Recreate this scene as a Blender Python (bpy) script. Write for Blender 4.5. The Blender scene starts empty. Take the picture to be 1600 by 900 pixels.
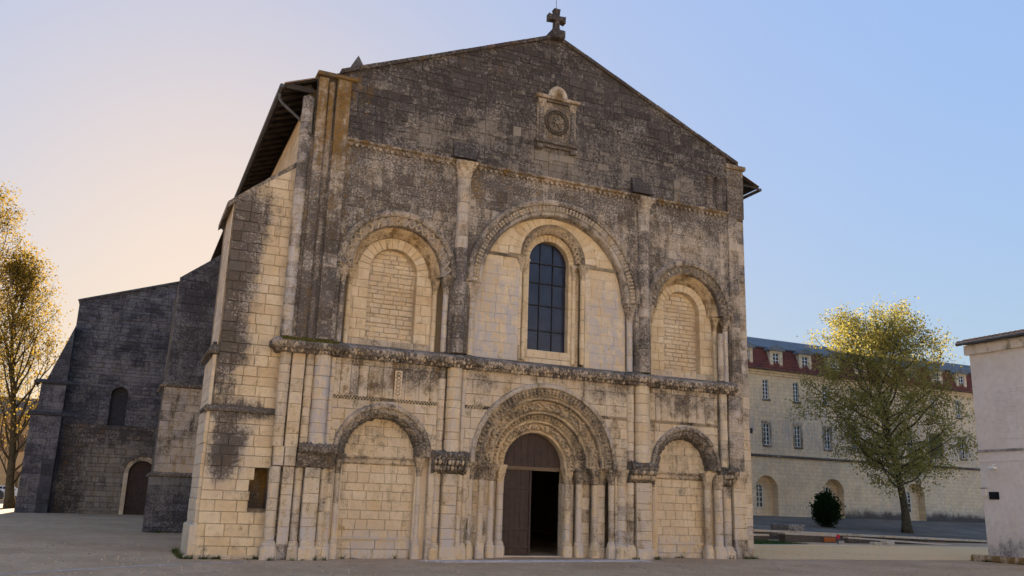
import bpy, math, random
import numpy as np
from mathutils import Vector, Matrix, noise
random.seed(11); rng = np.random.default_rng(5)
R = math.radians; PI = math.pi
sc = bpy.context.scene
col = sc.collection

# ------------------------------------------------------------------ camera
PITCH, YAW, ROLL = R(14.0), R(23.57), R(-1.9)
CAM = Vector((-4.30, -27.41, 1.80))
fw = Vector((math.sin(YAW)*math.cos(PITCH), math.cos(YAW)*math.cos(PITCH), math.sin(PITCH)))
rt = Vector((math.cos(YAW), -math.sin(YAW), 0)); dn = fw.cross(rt)
rx = rt*math.cos(ROLL)+dn*math.sin(ROLL); dx = -rt*math.sin(ROLL)+dn*math.cos(ROLL)
cd = bpy.data.cameras.new('camera'); cam = bpy.data.objects.new('camera', cd); col.objects.link(cam)
cd.sensor_width = 36; cd.lens = 1360/1600*36; cd.clip_start = .1; cd.clip_end = 4000
m = Matrix((( rx.x,-dx.x,-fw.x,CAM.x),(rx.y,-dx.y,-fw.y,CAM.y),(rx.z,-dx.z,-fw.z,CAM.z),(0,0,0,1)))
cam.matrix_world = m; sc.camera = cam

# ------------------------------------------------------------------ sky, sun, exposure
SUN_EL, SUN_AZ = R(14.6), R(4.5)          # azimuth measured from +Y towards +X
w = bpy.data.worlds.new('World'); sc.world = w; w.use_nodes = True
nt = w.node_tree; bg = nt.nodes['Background']
sky = nt.nodes.new('ShaderNodeTexSky'); sky.sky_type = 'NISHITA'; sky.sun_disc = False
sky.sun_elevation = SUN_EL; sky.sun_rotation = SUN_AZ
sky.altitude = 50; sky.air_density = 1.0; sky.dust_density = 0.7; sky.ozone_density = 1.5
# even out the sky's brightness (the photograph is tone-mapped) while keeping its hues
bw = nt.nodes.new('ShaderNodeRGBToBW'); nt.links.new(sky.outputs[0], bw.inputs[0])
pw = nt.nodes.new('ShaderNodeMath'); pw.operation = 'POWER'; nt.links.new(bw.outputs[0], pw.inputs[0]); pw.inputs[1].default_value = -.80
vm = nt.nodes.new('ShaderNodeVectorMath'); vm.operation = 'SCALE'; nt.links.new(sky.outputs[0], vm.inputs[0]); nt.links.new(pw.outputs[0], vm.inputs['Scale'])
wb = nt.nodes.new('ShaderNodeMix'); wb.data_type = 'RGBA'; wb.blend_type = 'MULTIPLY'; wb.inputs[0].default_value = 1; wb.inputs[7].default_value = (.98,.94,1.0,1)
nt.links.new(vm.outputs[0], wb.inputs[6]); nt.links.new(wb.outputs[2], bg.inputs[0])
bg.inputs[1].default_value = 0.105
sd = bpy.data.lights.new('sun', 'SUN'); so = bpy.data.objects.new('sun', sd); col.objects.link(so)
sd.energy = 5.0; sd.angle = R(.53); sd.color = (1, .84, .60)
sdir = Vector((math.sin(SUN_AZ)*math.cos(SUN_EL), math.cos(SUN_AZ)*math.cos(SUN_EL), math.sin(SUN_EL)))
so.rotation_euler = sdir.to_track_quat('Z', 'Y').to_euler()
vs = sc.view_settings; vs.view_transform = 'Standard'; vs.look = 'None'; vs.gamma = 1; vs.exposure = 2.15
try: vs.use_curve_mapping = False
except Exception: pass

# ------------------------------------------------------------------ node helpers / materials
class NT:
    def __init__(s, name):
        s.m = bpy.data.materials.new(name); s.m.use_nodes = True; s.t = s.m.node_tree
        s.n = s.t.nodes; s.l = s.t.links; s.b = s.n['Principled BSDF']; s.out = s.n['Material Output']
        s.pos = s.n.new('ShaderNodeNewGeometry').outputs['Position']
    def put(s, sock, v):
        if hasattr(v, 'is_linked'): s.l.new(v, sock)
        elif isinstance(v, tuple): sock.default_value = v+(1,) if len(v) == 3 and sock.type == 'RGBA' else v
        else: sock.default_value = v
    def noise(s, scale, detail=5, rough=.6, vec=None, dist=0):
        x = s.n.new('ShaderNodeTexNoise'); s.put(x.inputs['Vector'], vec or s.pos)
        x.inputs['Scale'].default_value = scale; x.inputs['Detail'].default_value = detail
        x.inputs['Roughness'].default_value = rough; x.inputs['Distortion'].default_value = dist
        return x.outputs[0]
    def math(s, op, a, b=0., c=0., clamp=False):
        x = s.n.new('ShaderNodeMath'); x.operation = op; x.use_clamp = clamp
        for i, v in enumerate((a, b, c)): s.put(x.inputs[i], v)
        return x.outputs[0]
    def ramp(s, v, a, b):                      # smooth 0..1 between a and b
        x = s.n.new('ShaderNodeMapRange'); x.interpolation_type = 'SMOOTHSTEP'
        s.put(x.inputs[0], v); x.inputs[1].default_value = a; x.inputs[2].default_value = b
        return x.outputs[0]
    def mix(s, f, a, b, mode='MIX'):
        x = s.n.new('ShaderNodeMix'); x.data_type = 'RGBA'; x.blend_type = mode
        s.put(x.inputs[0], f); s.put(x.inputs[6], a); s.put(x.inputs[7], b)
        return x.outputs[2]
    def vmul(s, v, k):
        x = s.n.new('ShaderNodeVectorMath'); x.operation = 'MULTIPLY'; s.l.new(v, x.inputs[0]); x.inputs[1].default_value = k
        return x.outputs[0]
    def bump(s, h, strength, dist):
        x = s.n.new('ShaderNodeBump'); x.inputs['Strength'].default_value = strength; x.inputs['Distance'].default_value = dist
        s.put(x.inputs['Height'], h); s.l.new(x.outputs[0], s.b.inputs['Normal'])
    def fin(s, c, rough=.9, spec=.2):
        s.put(s.b.inputs['Base Color'], c); s.put(s.b.inputs['Roughness'], rough)
        s.b.inputs['Specular IOR Level'].default_value = spec
        return s.m

def stone(name, clean, pale, brown, grey, crust, lichen, ochre=(.25,.14,.035), bstr=.5):
    """limestone; vertex attribute wx = (black crust, orange lichen, stone tone, grey weathering)"""
    t = NT(name)
    at = t.n.new('ShaderNodeAttribute'); at.attribute_name = 'wx'
    sp = t.n.new('ShaderNodeSeparateColor'); t.l.new(at.outputs['Color'], sp.inputs[0])
    D, O, T = sp.outputs; G = at.outputs['Alpha']
    def st(v, k): return t.math('ADD', t.math('MULTIPLY', t.math('SUBTRACT', v, .5), k), .5, clamp=True)
    n1 = st(t.noise(.62, 8, .66, dist=.6), 2.6); n2 = st(t.noise(4.5, 7, .70, dist=.3), 2.3); n3 = st(t.noise(26, 5, .68), 2.2)
    n5 = st(t.noise(1.9, 6, .68, t.vmul(t.pos, (1.7, 1.7, .22))), 2.4)          # streaks running down
    n4 = t.noise(13, 6, .78)
    c = t.mix(T, clean, pale)
    c = t.mix(t.math('MULTIPLY', t.ramp(n1, .35, .85), .50), c, brown)
    c = t.mix(t.math('MULTIPLY', t.ramp(n2, .45, .95), .55), c, brown)
    c = t.mix(t.math('MULTIPLY', t.ramp(n3, .55, 1.), .45), c, pale)
    gm_ = t.math('MULTIPLY', G, t.ramp(t.math('ADD', t.math('MULTIPLY', n5, .5), t.math('MULTIPLY', n2, .5)), .28, .70))
    c = t.mix(gm_, c, grey)
    tt = t.math('ADD', t.math('ADD', t.math('MULTIPLY', n1, .30), t.math('MULTIPLY', n2, .28)),
                t.math('ADD', t.math('MULTIPLY', n5, .26), t.math('MULTIPLY', n3, .16)))
    dm = t.math('ADD', t.math('MULTIPLY', t.math('SUBTRACT', D, tt), 3.4), .5, clamp=True)
    lm = t.math('SUBTRACT', t.math('ADD', n4, t.math('MULTIPLY', t.math('SUBTRACT', n1, .5), .16)), t.math('MULTIPLY', t.math('SUBTRACT', D, .70, clamp=True), .30))
    dk = t.mix(t.ramp(lm, .48, .60), crust, lichen)
    sv = t.n.new('ShaderNodeVectorMath'); sv.operation = 'SCALE'; t.l.new(dk, sv.inputs[0]); t.l.new(t.math('ADD', t.math('MULTIPLY', T, .75), .62), sv.inputs['Scale']); dk = sv.outputs[0]
    dk = t.mix(t.math('MULTIPLY', t.ramp(n2, .3, .8), .45), dk, brown, 'MULTIPLY') if False else dk
    c = t.mix(t.math('MULTIPLY', dm, .92), c, dk)
    om = t.math('MULTIPLY', t.math('ADD', t.math('MULTIPLY', t.math('SUBTRACT', O, t.math('ADD', t.math('MULTIPLY', n2, .5), t.math('MULTIPLY', n5, .5))), 3.0), .4, clamp=True), .85)
    c = t.mix(om, c, t.mix(t.ramp(n4, .42, .62), ochre, tuple(v*.45 for v in ochre)))
    c = t.mix(t.math('MULTIPLY', t.ramp(n3, .25, .0), .35), c, crust)
    h = t.math('ADD', t.math('MULTIPLY', n2, .45), t.math('ADD', t.math('MULTIPLY', n3, .40), t.math('MULTIPLY', n4, .9)))
    t.bump(h, bstr, .035)
    return t.fin(c, .92, .15)

M = {}
M['stone'] = stone('weathered_limestone', (.62,.47,.285), (.70,.58,.41), (.45,.305,.155), (.45,.42,.425), (.066,.056,.054), (.30,.27,.24))
M['dark'] = stone('blackened_stone', (.24,.20,.155), (.36,.305,.24), (.17,.135,.10), (.26,.24,.225), (.060,.051,.052), (.26,.23,.20), bstr=.9)
M['rear'] = stone('blue_black_stone', (.21,.195,.185), (.28,.265,.26), (.16,.145,.13), (.20,.20,.22), (.050,.050,.062), (.17,.165,.18), bstr=.7)
M['mortar'] = stone('old_mortar', (.30,.225,.14), (.36,.28,.18), (.22,.16,.09), (.25,.23,.22), (.035,.03,.028), (.15,.13,.11))

def simple(name, c, c2=None, sc_=3, rough=.8, spec=.2, bump=.0, metal=0, bs=20):
    t = NT(name)
    if c2: cc = t.mix(t.ramp(t.noise(sc_, 6, .65), .35, .65), c, c2)
    else: cc = c
    if bump: t.bump(t.noise(bs, 5, .65), bump, .03)
    t.b.inputs['Metallic'].default_value = metal
    return t.fin(cc, rough, spec)

M['wood'] = simple('dark_brown_wood', (.034,.020,.018), (.050,.030,.025), 5, .6, .3, .2)
M['eave_wood'] = simple('aged_eave_timber', (.055,.045,.038), (.03,.025,.022), 4, .85, .1, .2)
M['glass'] = simple('dark_leaded_glass', (.012,.014,.03), (.022,.026,.05), 2.5, .22, .5)
M['lead'] = simple('dark_iron_bar', (.02,.02,.025), None, rough=.6)
M['zinc'] = simple('zinc_gutter', (.09,.09,.10), (.05,.05,.055), 4, .5, .4)
M['void'] = simple('dark_opening', (.012,.011,.011), None, rough=1, spec=0)  # flat near-black colour for openings
M['bark'] = simple('bark', (.06,.05,.032), (.10,.085,.055), 6, .9, .1, .5)
M['black'] = simple('black_plaque', (.012,.013,.018), None, rough=.35)
M['white'] = simple('white_paint', (.72,.72,.70), None, rough=.6)
M['pane'] = simple('window_pane', (.015,.018,.024), None, rough=.12, spec=.5)

# canal tiles and slate
def tile_mat(name, a, b, c):
    t = NT(name); n = t.noise(1.5, 5, .7); n2 = t.noise(9, 4, .6)
    k = t.mix(t.ramp(n2, .4, .62), a, b); k = t.mix(t.ramp(n, .45, .7), k, c); t.bump(n2, .4, .04)
    return t.fin(k, .9, .15)
M['tile'] = tile_mat('canal_tile', (.20,.105,.06), (.26,.16,.10), (.10,.085,.07))
M['redtile'] = tile_mat('red_mansard_tile', (.17,.055,.045), (.20,.075,.06), (.11,.05,.05))
M['slate'] = tile_mat('grey_slate', (.17,.18,.19), (.23,.24,.25), (.11,.12,.13))

# ------------------------------------------------------------------ mesh helpers
def root_loc(o):
    while o is not None and o.parent is not None: o = o.parent
    return o.location if o is not None else Vector((0,0,0))
def setp(o, label=None, cat=None, group=None, kind=None):
    if label: o['label'] = label
    if cat: o['category'] = cat
    if group: o['group'] = group
    if kind: o['kind'] = kind
    return o
def thing(name, loc, label, cat, group=None):
    o = bpy.data.objects.new(name, None); col.objects.link(o); o.location = loc; o.empty_display_size = .3
    return setp(o, label, cat, group)
def mkobj(name, V, F, mat, parent=None, smooth=False, wx=None, kind=None, local=False):
    me = bpy.data.meshes.new(name)
    V = np.asarray(V, dtype=np.float64).reshape(-1, 3)
    if parent is not None and not local: V = V-np.array(root_loc(parent))
    me.from_pydata(V.tolist(), [], F)
    if wx is not None:
        a = me.attributes.new('wx', 'FLOAT_COLOR', 'POINT')
        a.data.foreach_set('color', np.asarray(wx, dtype=np.float32).ravel())
    if smooth: me.polygons.foreach_set('use_smooth', np.ones(len(me.polygons), dtype=bool))
    me.materials.append(M[mat] if isinstance(mat, str) else mat)
    o = bpy.data.objects.new(name, me); col.objects.link(o)
    if parent is not None: o.parent = parent
    if kind: o['kind'] = kind
    return o
class MB:
    def __init__(s): s.v = []; s.f = []; s.w = []
    def add(s, V, F, w=(.1,0,.5,0)):
        b = len(s.v); s.v += [tuple(p) for p in V]; s.f += [tuple(i+b for i in f) for f in F]
        if isinstance(w, tuple): s.w += [w]*len(V)
        else: s.w += list(w)
        return s
    def build(s, name, mat, parent=None, smooth=False, kind=None):
        return mkobj(name, s.v, s.f, mat, parent, smooth, s.w, kind)
class Frame:                       # u to the right, v up, d outwards
    def __init__(s, O, U): s.O = Vector(O); s.U = Vector(U).normalized(); s.Z = Vector((0,0,1)); s.N = s.U.cross(s.Z)
    def __call__(s, u, v, d): return s.O+s.U*u+s.Z*v+s.N*d
def facing(y): return Frame((0,y,0), (1,0,0))            # plane seen from -Y, u = X
def westside(x): return Frame((x,0,0), (0,-1,0))         # plane seen from -X, u = -Y

def box(mb, x0, x1, y0, y1, z0, z1, w=(.1,0,.5,0), ch=0.):
    if ch <= 0:
        V = [(x,y,z) for z in (z0,z1) for y in (y0,y1) for x in (x0,x1)]
        F = [(0,2,3,1),(4,5,7,6),(0,1,5,4),(2,6,7,3),(0,4,6,2),(1,3,7,5)]
        return mb.add(V, F, w)
    V = []; c = ch
    rings = [(z0,c),(z0+c,0),(z1-c,0),(z1,c)]
    for z, k in rings: V += [(x0+k,y0+k,z),(x1-k,y0+k,z),(x1-k,y1-k,z),(x0+k,y1-k,z)]
    F = [(3,2,1,0),(12,13,14,15)]
    for r in range(3):
        for i in range(4): F.append((r*4+i, r*4+(i+1)%4, r*4+4+(i+1)%4, r*4+4+i))
    return mb.add(V, F, w)
def area(p): return .5*sum(p[i][0]*p[(i+1)%len(p)][1]-p[(i+1)%len(p)][0]*p[i][1] for i in range(len(p)))
def clean_poly(p):
    q = []
    for a in p:
        if not q or (a[0]-q[-1][0])**2+(a[1]-q[-1][1])**2 > 1e-5: q.append(a)
    while len(q) > 2 and (q[0][0]-q[-1][0])**2+(q[0][1]-q[-1][1])**2 < 1e-5: q.pop()
    return q
def inset(p, k):
    n = len(p); o = []
    for i in range(n):
        a, b, c = p[i-1], p[i], p[(i+1)%n]
        e1 = (b[0]-a[0], b[1]-a[1]); e2 = (c[0]-b[0], c[1]-b[1])
        l1 = math.hypot(*e1) or 1e-9; l2 = math.hypot(*e2) or 1e-9
        n1 = (-e1[1]/l1, e1[0]/l1); n2 = (-e2[1]/l2, e2[0]/l2)
        s = (n1[0]+n2[0], n1[1]+n2[1]); q = 1+n1[0]*n2[0]+n1[1]*n2[1]
        q = max(q, .4); o.append((b[0]+s[0]/q*k, b[1]+s[1]/q*k))
    return o
def halfclip(p, a, b, c):            # keep a*u+b*v <= c
    o = []
    for i in range(len(p)):
        P, Q = p[i], p[(i+1)%len(p)]; f = a*P[0]+b*P[1]-c; g = a*Q[0]+b*Q[1]-c
        if f <= 0: o.append(P)
        if f*g < 0: t = f/(f-g); o.append((P[0]+t*(Q[0]-P[0]), P[1]+t*(Q[1]-P[1])))
    return clean_poly(o)
def prism(fr, p, d0, d1, ch=.012, jit=.004, gap=.006):
    """block: polygon p (ccw), back d0, front d1, chamfered front edge"""
    p = clean_poly(p)
    if len(p) < 3: return None
    if area(p) < 0: p = p[::-1]
    o = inset(p, gap); i = inset(p, gap+ch)
    if area(i) < 1e-5 or area(o) < 1e-5: return None
    n = len(p); V = [fr(u, v, d0) for u, v in o]
    V += [fr(u, v, d1-ch) for u, v in o]+[fr(u+random.uniform(-jit,jit), v+random.uniform(-jit,jit), d1+random.uniform(-jit, jit)) for u, v in i]
    F = []
    for k in range(n):
        j = (k+1)%n; F += [(k, j, n+j, n+k), (n+k, n+j, 2*n+j, 2*n+k)]
    F.append(tuple(range(2*n, 3*n)))
    return V, F
def tint(t=None, d=0, o=0, g=0): return (d, o, random.random() if t is None else t, g)

REG = {}
def reg(kind, part, V, F, wx, mat='stone', smooth=False):
    V = [Vector(v) for v in V]
    lo = [min(v[i] for v in V) for i in range(3)]; hi = [max(v[i] for v in V) for i in range(3)]
    ext = sorted((hi[i]-lo[i] for i in range(3)), reverse=True); c = Vector([(hi[i]+lo[i])/2 for i in range(3)])
    REG.setdefault(kind, []).append((ext[0]*ext[1]/(c-CAM).length_squared, part, V, F, wx, mat, smooth))
def flush(kinds, top, limit=300):
    for k in kinds:
        L = sorted(REG.pop(k, []), key=lambda a: -a[0])
        for s, part, V, F, wx, mat, sm in L[:limit]:
            mkobj(k, V, F, mat, part, sm, [wx]*len(V) if isinstance(wx, tuple) else wx)
        rest = {}
        for s, part, V, F, wx, mat, sm in L[limit:]: rest.setdefault(mat, MB()).add(V, F, wx)
        for mt, mb in rest.items():
            mb.build('small_'+k+'s', mt, top, kind='stuff')

def arch_fn(xc, zs, r):
    def g(x): return zs+math.sqrt(max(r*r-(x-xc)**2, 0)) if abs(x-xc) < r else -1e9
    return (xc, zs, r, g)
def cut(p0, p1, z0, z1, arches):
    """rectangle [p0,p1]x[z0,z1] minus arched openings -> list of polygons"""
    out = [(p0, p1)]
    act = []
    for xc, zs, r, g in arches:
        if z0 >= zs+r or p1 <= xc-r or p0 >= xc+r: continue
        if (z0+z1)/2 < zs:
            nx = []
            for a, b in out:
                if a < xc-r: nx.append((a, min(b, xc-r)))
                if b > xc+r: nx.append((max(a, xc+r), b))
            out = [q for q in nx if q[1]-q[0] > .03]
        else: act.append((xc, zs, r, g))
    res = []
    for a, b in out:
        hit = [A for A in act if not (b <= A[0]-A[2] or a >= A[0]+A[2])]
        if not hit: res.append([(a,z0),(b,z0),(b,z1),(a,z1)]); continue
        xs = sorted(set([a, b]+[a+(b-a)*i/10 for i in range(11)]))
        low = [(x, max([z0]+[A[3](x) for A in hit])) for x in xs]
        low = [(x, z) for x, z in low]
        seg = []; cur = []
        for x, z in low:
            if z < z1-.02: cur.append((x, z))
            else:
                if len(cur) > 1: seg.append(cur)
                cur = []
        if len(cur) > 1: seg.append(cur)
        for s in seg: res.append(s+[(s[-1][0], z1), (s[0][0], z1)])
    return res

def ashlar(part, kind, fr, rows, arches, wr, W, proud=.03, d0=-.1, ch=.014, clips=(), mat='stone', jit=.006, dv=.010, core=None, gap=.0045):
    """rows: (z0,z1,xa,xb). W(x,z)->(dirt,ochre,grey)"""
    for z0, z1, xa, xb in rows:
        x = xa; first = True
        while x < xb-.01:
            wd = random.uniform(*wr)*(random.uniform(.4,1) if first else 1); first = False
            x1 = x+wd
            if xb-x1 < wr[0]*.5: x1 = xb
            for p in cut(x, x1, z0, z1, arches):
                for a, b, c in clips: p = halfclip(p, a, b, c) if len(p) > 2 else p
                if len(p) < 3: continue
                if max(q[1] for q in p)-min(q[1] for q in p) < .05 or max(q[0] for q in p)-min(q[0] for q in p) < .05: continue
                r = prism(fr, p, d0, proud+random.uniform(-dv, dv), ch, jit, gap)
                if r is None: continue
                q = clean_poly(p); q = q[::-1] if area(q) < 0 else q
                k = random.uniform(-.05,.05)-(.22 if kind == 'gable_stone' and random.random() < .04 else 0); tn = random.uniform(.1,.9); wv = []
                for u, v in q:
                    d, o, g = W(u, v); wv.append((d+k, o, tn, g))
                reg(kind, part, r[0], r[1], wv*3, mat)
            x = x1
def courses(z0, z1, xa, xb, h, var=.12):
    n = max(1, round((z1-z0)/h)); zs = [z0+(z1-z0)*i/n for i in range(n+1)]
    for i in range(1, n): zs[i] += random.uniform(-var, var)*h
    return [(zs[i], zs[i+1], xa, xb) for i in range(n)]
def core_wall(mb, fr, z0, z1, xa, xb, arches, d, w, h=.3, clips=()):
    n = max(1, round((z1-z0)/h))
    for i in range(n):
        a, b = z0+(z1-z0)*i/n, z0+(z1-z0)*(i+1)/n
        k = max(1, round((xb-xa)/1.0))
        for j in range(k):
            for p in cut(xa+(xb-xa)*j/k, xa+(xb-xa)*(j+1)/k, a, b, arches):
                for c in clips: p = halfclip(p, *c) if len(p) > 2 else p
                p = clean_poly(p)
                if len(p) > 2 and area(p) > 1e-4: mb.add([fr(u, v, d) for u, v in p], [tuple(range(len(p)))], w)
def wedge(fr, uc, vc, r0, r1, a0, a1, d0, d1, ch=.012, k=3, gap=.005):
    p = [(uc+r1*math.cos(a0+(a1-a0)*i/k), vc+r1*math.sin(a0+(a1-a0)*i/k)) for i in range(k+1)]
    p += [(uc+r0*math.cos(a1+(a0-a1)*i/k), vc+r0*math.sin(a1+(a0-a1)*i/k)) for i in range(k+1)]
    return prism(fr, p, d0, d1, ch, .002, gap)
def ring(part, fr, uc, vc, r0, r1, d0, d1, n, W, a0=0, a1=PI, mat='stone', kind='voussoir', ch=.012):
    for i in range(n):
        r = wedge(fr, uc, vc, r0, r1, a0+(a1-a0)*i/n, a0+(a1-a0)*(i+1)/n, d0, d1+random.uniform(-.004,.004), ch)
        if r:
            d, o, g = W; reg(kind, part, r[0], r[1], (d+random.uniform(-.06,.06), o, random.random(), g), mat)
def fnoise(p, f): return noise.noise(p*f)
def carve(p, f):                       # -0.5..0.5 knotty relief
    a = noise.noise(p*f); b = noise.noise(p*(f*2.1)+Vector((7.3,1.1,4.2)))
    return (1-abs(a)*2.6)*.5+b*.35-.15
def sweep(mb, path, prof, w, amp=0., freq=8., closed=False, seed=0):
    """path: list of (o,e1,e2); prof: list of (a,b)"""
    n, k = len(path), len(prof); V = []; off = Vector((seed*3.7, seed*1.9, 0))
    for o, e1, e2 in path:
        for j, (a, b) in enumerate(prof):
            p = o+e1*a+e2*b
            if amp and 0 < j < k-1:
                pa, pb = prof[max(j-1,0)], prof[min(j+1,k-1)]
                nx, ny = (pb[1]-pa[1]), -(pb[0]-pa[0]); l = math.hypot(nx, ny) or 1
                p = p+(e1*nx+e2*ny)*(-amp*carve(p+off, freq)/l)
            V.append(p)
    F = []
    for i in range(n-1):
        for j in range(k-1): F.append((i*k+j, i*k+j+1, (i+1)*k+j+1, (i+1)*k+j))
    mb.add(V, F, w)
def arc_path(fr, uc, vc, n, a0=0, a1=PI, d=0):
    P = []
    for i in range(n+1):
        a = a0+(a1-a0)*i/n
        P.append((fr(uc, vc, d), fr.U*math.cos(a)+fr.Z*math.sin(a), fr.N))
    return P
def subdiv(prof, k):
    o = []
    for i in range(len(prof)-1):
        for j in range(k): o.append((prof[i][0]+(prof[i+1][0]-prof[i][0])*j/k, prof[i][1]+(prof[i+1][1]-prof[i][1])*j/k))
    return o+[prof[-1]]
def blob(mb, c, ax, w, seg=6, rings=4, jit=.18):
    """small carved lump; ax = three half-axis vectors"""
    V = [c+ax[2]]; F = []
    for i in range(1, rings):
        t = PI*i/rings
        for j in range(seg):
            p = 2*PI*j/seg; k = 1+random.uniform(-jit, jit)
            V.append(c+(ax[0]*(math.sin(t)*math.cos(p))+ax[1]*(math.sin(t)*math.sin(p))+ax[2]*math.cos(t))*k)
    V.append(c-ax[2])
    for j in range(seg): F.append((0, 1+j, 1+(j+1)%seg))
    for i in range(rings-2):
        for j in range(seg):
            a = 1+i*seg+j; b = 1+i*seg+(j+1)%seg; F.append((a, a+seg, b+seg, b))
    L = len(V)-1; s = 1+(rings-2)*seg
    for j in range(seg): F.append((L, s+(j+1)%seg, s+j))
    mb.add(V, F, w)
def bar(mb, p0, p1, side, up, w_, h, w):
    """ridge of triangular section from p0 to p1"""
    e = (p1-p0).normalized(); s = e.cross(up).normalized()
    V = [p0-s*w_/2, p0+up*h, p0+s*w_/2, p1-s*w_/2, p1+up*h, p1+s*w_/2]
    mb.add(V, [(0,1,4,3),(1,2,5,4),(0,2,1),(3,4,5)], w)
def tube(mb, pts, rs, n, w=(0,0,.5,0)):
    V = []; F = []
    for i, p in enumerate(pts):
        d = (pts[min(i+1,len(pts)-1)]-pts[max(i-1,0)]).normalized()
        a = d.orthogonal().normalized(); b = d.cross(a)
        if i and abs(a.dot(pa)) < .999:
            a = (pa-d*pa.dot(d)).normalized(); b = d.cross(a)
        pa = a
        for j in range(n): V.append(p+(a*math.cos(2*PI*j/n)+b*math.sin(2*PI*j/n))*rs[i])
    for i in range(len(pts)-1):
        for j in range(n): F.append((i*n+j, i*n+(j+1)%n, (i+1)*n+(j+1)%n, (i+1)*n+j))
    F.append(tuple(range(n))[::-1]); F.append(tuple(range((len(pts)-1)*n, len(pts)*n)))
    mb.add(V, F, w)

def gz(x, y):        # height of the open ground
    return .008*min(max(x,0),30)+.013*min(max(y,0),45)

# ================================================================== SETTING
def gravel(name, a, b, c, s=1.0):
    t = NT(name); n1 = t.noise(.35*s, 6, .6); n2 = t.noise(55, 3, .7); n3 = t.noise(6, 5, .65)
    k = t.mix(t.ramp(t.math('ADD', t.math('MULTIPLY', n1, .6), t.math('MULTIPLY', t.noise(1.7, 6, .7, t.vmul(t.pos, (1, .35, 1)), 1.), .4)), .40, .62), a, b); k = t.mix(t.math('MULTIPLY', t.ramp(n3, .45, .75), .5), k, c)
    k = t.mix(t.math('MULTIPLY', t.ramp(n2, .42, .68), .45), k, (.06,.05,.045))
    t.bump(t.math('ADD', n2, t.math('MULTIPLY', n3, .6)), .55, .02)
    return t.fin(k, .95, .1)
M['gravel'] = gravel('grey_gravel', (.48,.315,.185), (.60,.415,.26), (.35,.225,.135))
M['sand'] = gravel('beige_sand', (.84,.55,.27), (.86,.59,.31), (.76,.49,.24))
M['grass'] = simple('lawn_green', (.035,.07,.018), (.05,.09,.025), 2, .9, .1, .6, bs=60)
M['paver'] = simple('pale_paving', (.58,.52,.50), (.42,.38,.37), 3, .85, .2, .3)

xs = [-2500,-600,-200,-90,-50,-30,-20,-12,-6,0,5,10,15,20,25,30,40,60,100,200,600,2500]
ys = [-2500,-600,-200,-90,-50,-30,-20,-10,-5,0,4,8,13,20,30,38,45,60,100,200,600,2500]
gv = [(x, y, gz(x, y)) for y in ys for x in xs]; nx_ = len(xs)
gf = [(j*nx_+i, j*nx_+i+1, (j+1)*nx_+i+1, (j+1)*nx_+i) for j in range(len(ys)-1) for i in range(nx_-1)]
setp(mkobj('ground', gv, gf, 'gravel'), kind='structure')

def sheet(name, pts, mat, lift, kind='structure', n=1):
    V = [(x, y, gz(x, y)+lift) for x, y in pts]
    return setp(mkobj(name, V, [tuple(range(len(V)))], mat), kind=kind)
# sandy court in the gap between church and house
E = []
SX = [18.3+i*.7 for i in range(40)]
V = []; F = []
for i, x in enumerate(SX):
    yf = -.35-.11*(x-18)+.25*noise.noise(Vector((x*.5, 3, 1)))+.08*noise.noise(Vector((x*2.1, 3, 1)))
    for y in (yf, yf+.15, 2, 4, 6.0, 8.0): V.append((x, y, gz(x, y)+.006))
F = [(i*6+j, (i+1)*6+j, (i+1)*6+j+1, i*6+j+1) for i in range(39) for j in range(5)]
setp(mkobj('sandy_court', V, F, 'sand'), kind='structure')
# paved strip of setts along the foot of the facade, laid stone by stone
mb = MB()
for r_ in range(5):
    x = 4.6+.1*r_
    while x < 12.6:
        wd = random.uniform(.14,.24); y0 = -.62-.17*r_
        z = gz(x, y0)
        V, F = prism(Frame((0,0,0),(1,0,0)), [(x,y0),(x+wd,y0),(x+wd,y0+.165),(x,y0+.165)], 0, .02+random.uniform(-.004,.004), .008)
        mb.add([(p.x, p.z, -p.y+z-.004) for p in V], F, tint()); x += wd
pv = mb.build('paved_strip', 'paver', kind='structure')
# pale kerb lines set flush in the gravel on the left
def kerb_line(name, pts, wd):
    mb = MB()
    for (x0,y0),(x1,y1) in zip(pts[:-1], pts[1:]):
        L = math.hypot(x1-x0,y1-y0); k = max(1,int(L/.8)); nx, ny = -(y1-y0)/L*wd/2, (x1-x0)/L*wd/2
        for i in range(k):
            a, b = i/k+.006, (i+1)/k-.006
            q = [(x0+(x1-x0)*t+s*nx, y0+(y1-y0)*t+s*ny) for t, s in ((a,-1),(b,-1),(b,1),(a,1))]
            if area(q) < 0: q = q[::-1]
            mb.add([(X,Y,gz(X,Y)+.006+.004*random.random()) for X,Y in q], [(0,1,2,3)], tint())
    return mb.build(name, 'paver', kind='structure')
kerb_line('kerb_line', [(-7.5,-6.0),(-3.3,-2.4),(-.6,-.9)], .14)
kerb_line('drain_strip', [(-14,4.0),(-11.2,7.5),(-8.6,15.0)], .55)

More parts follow.
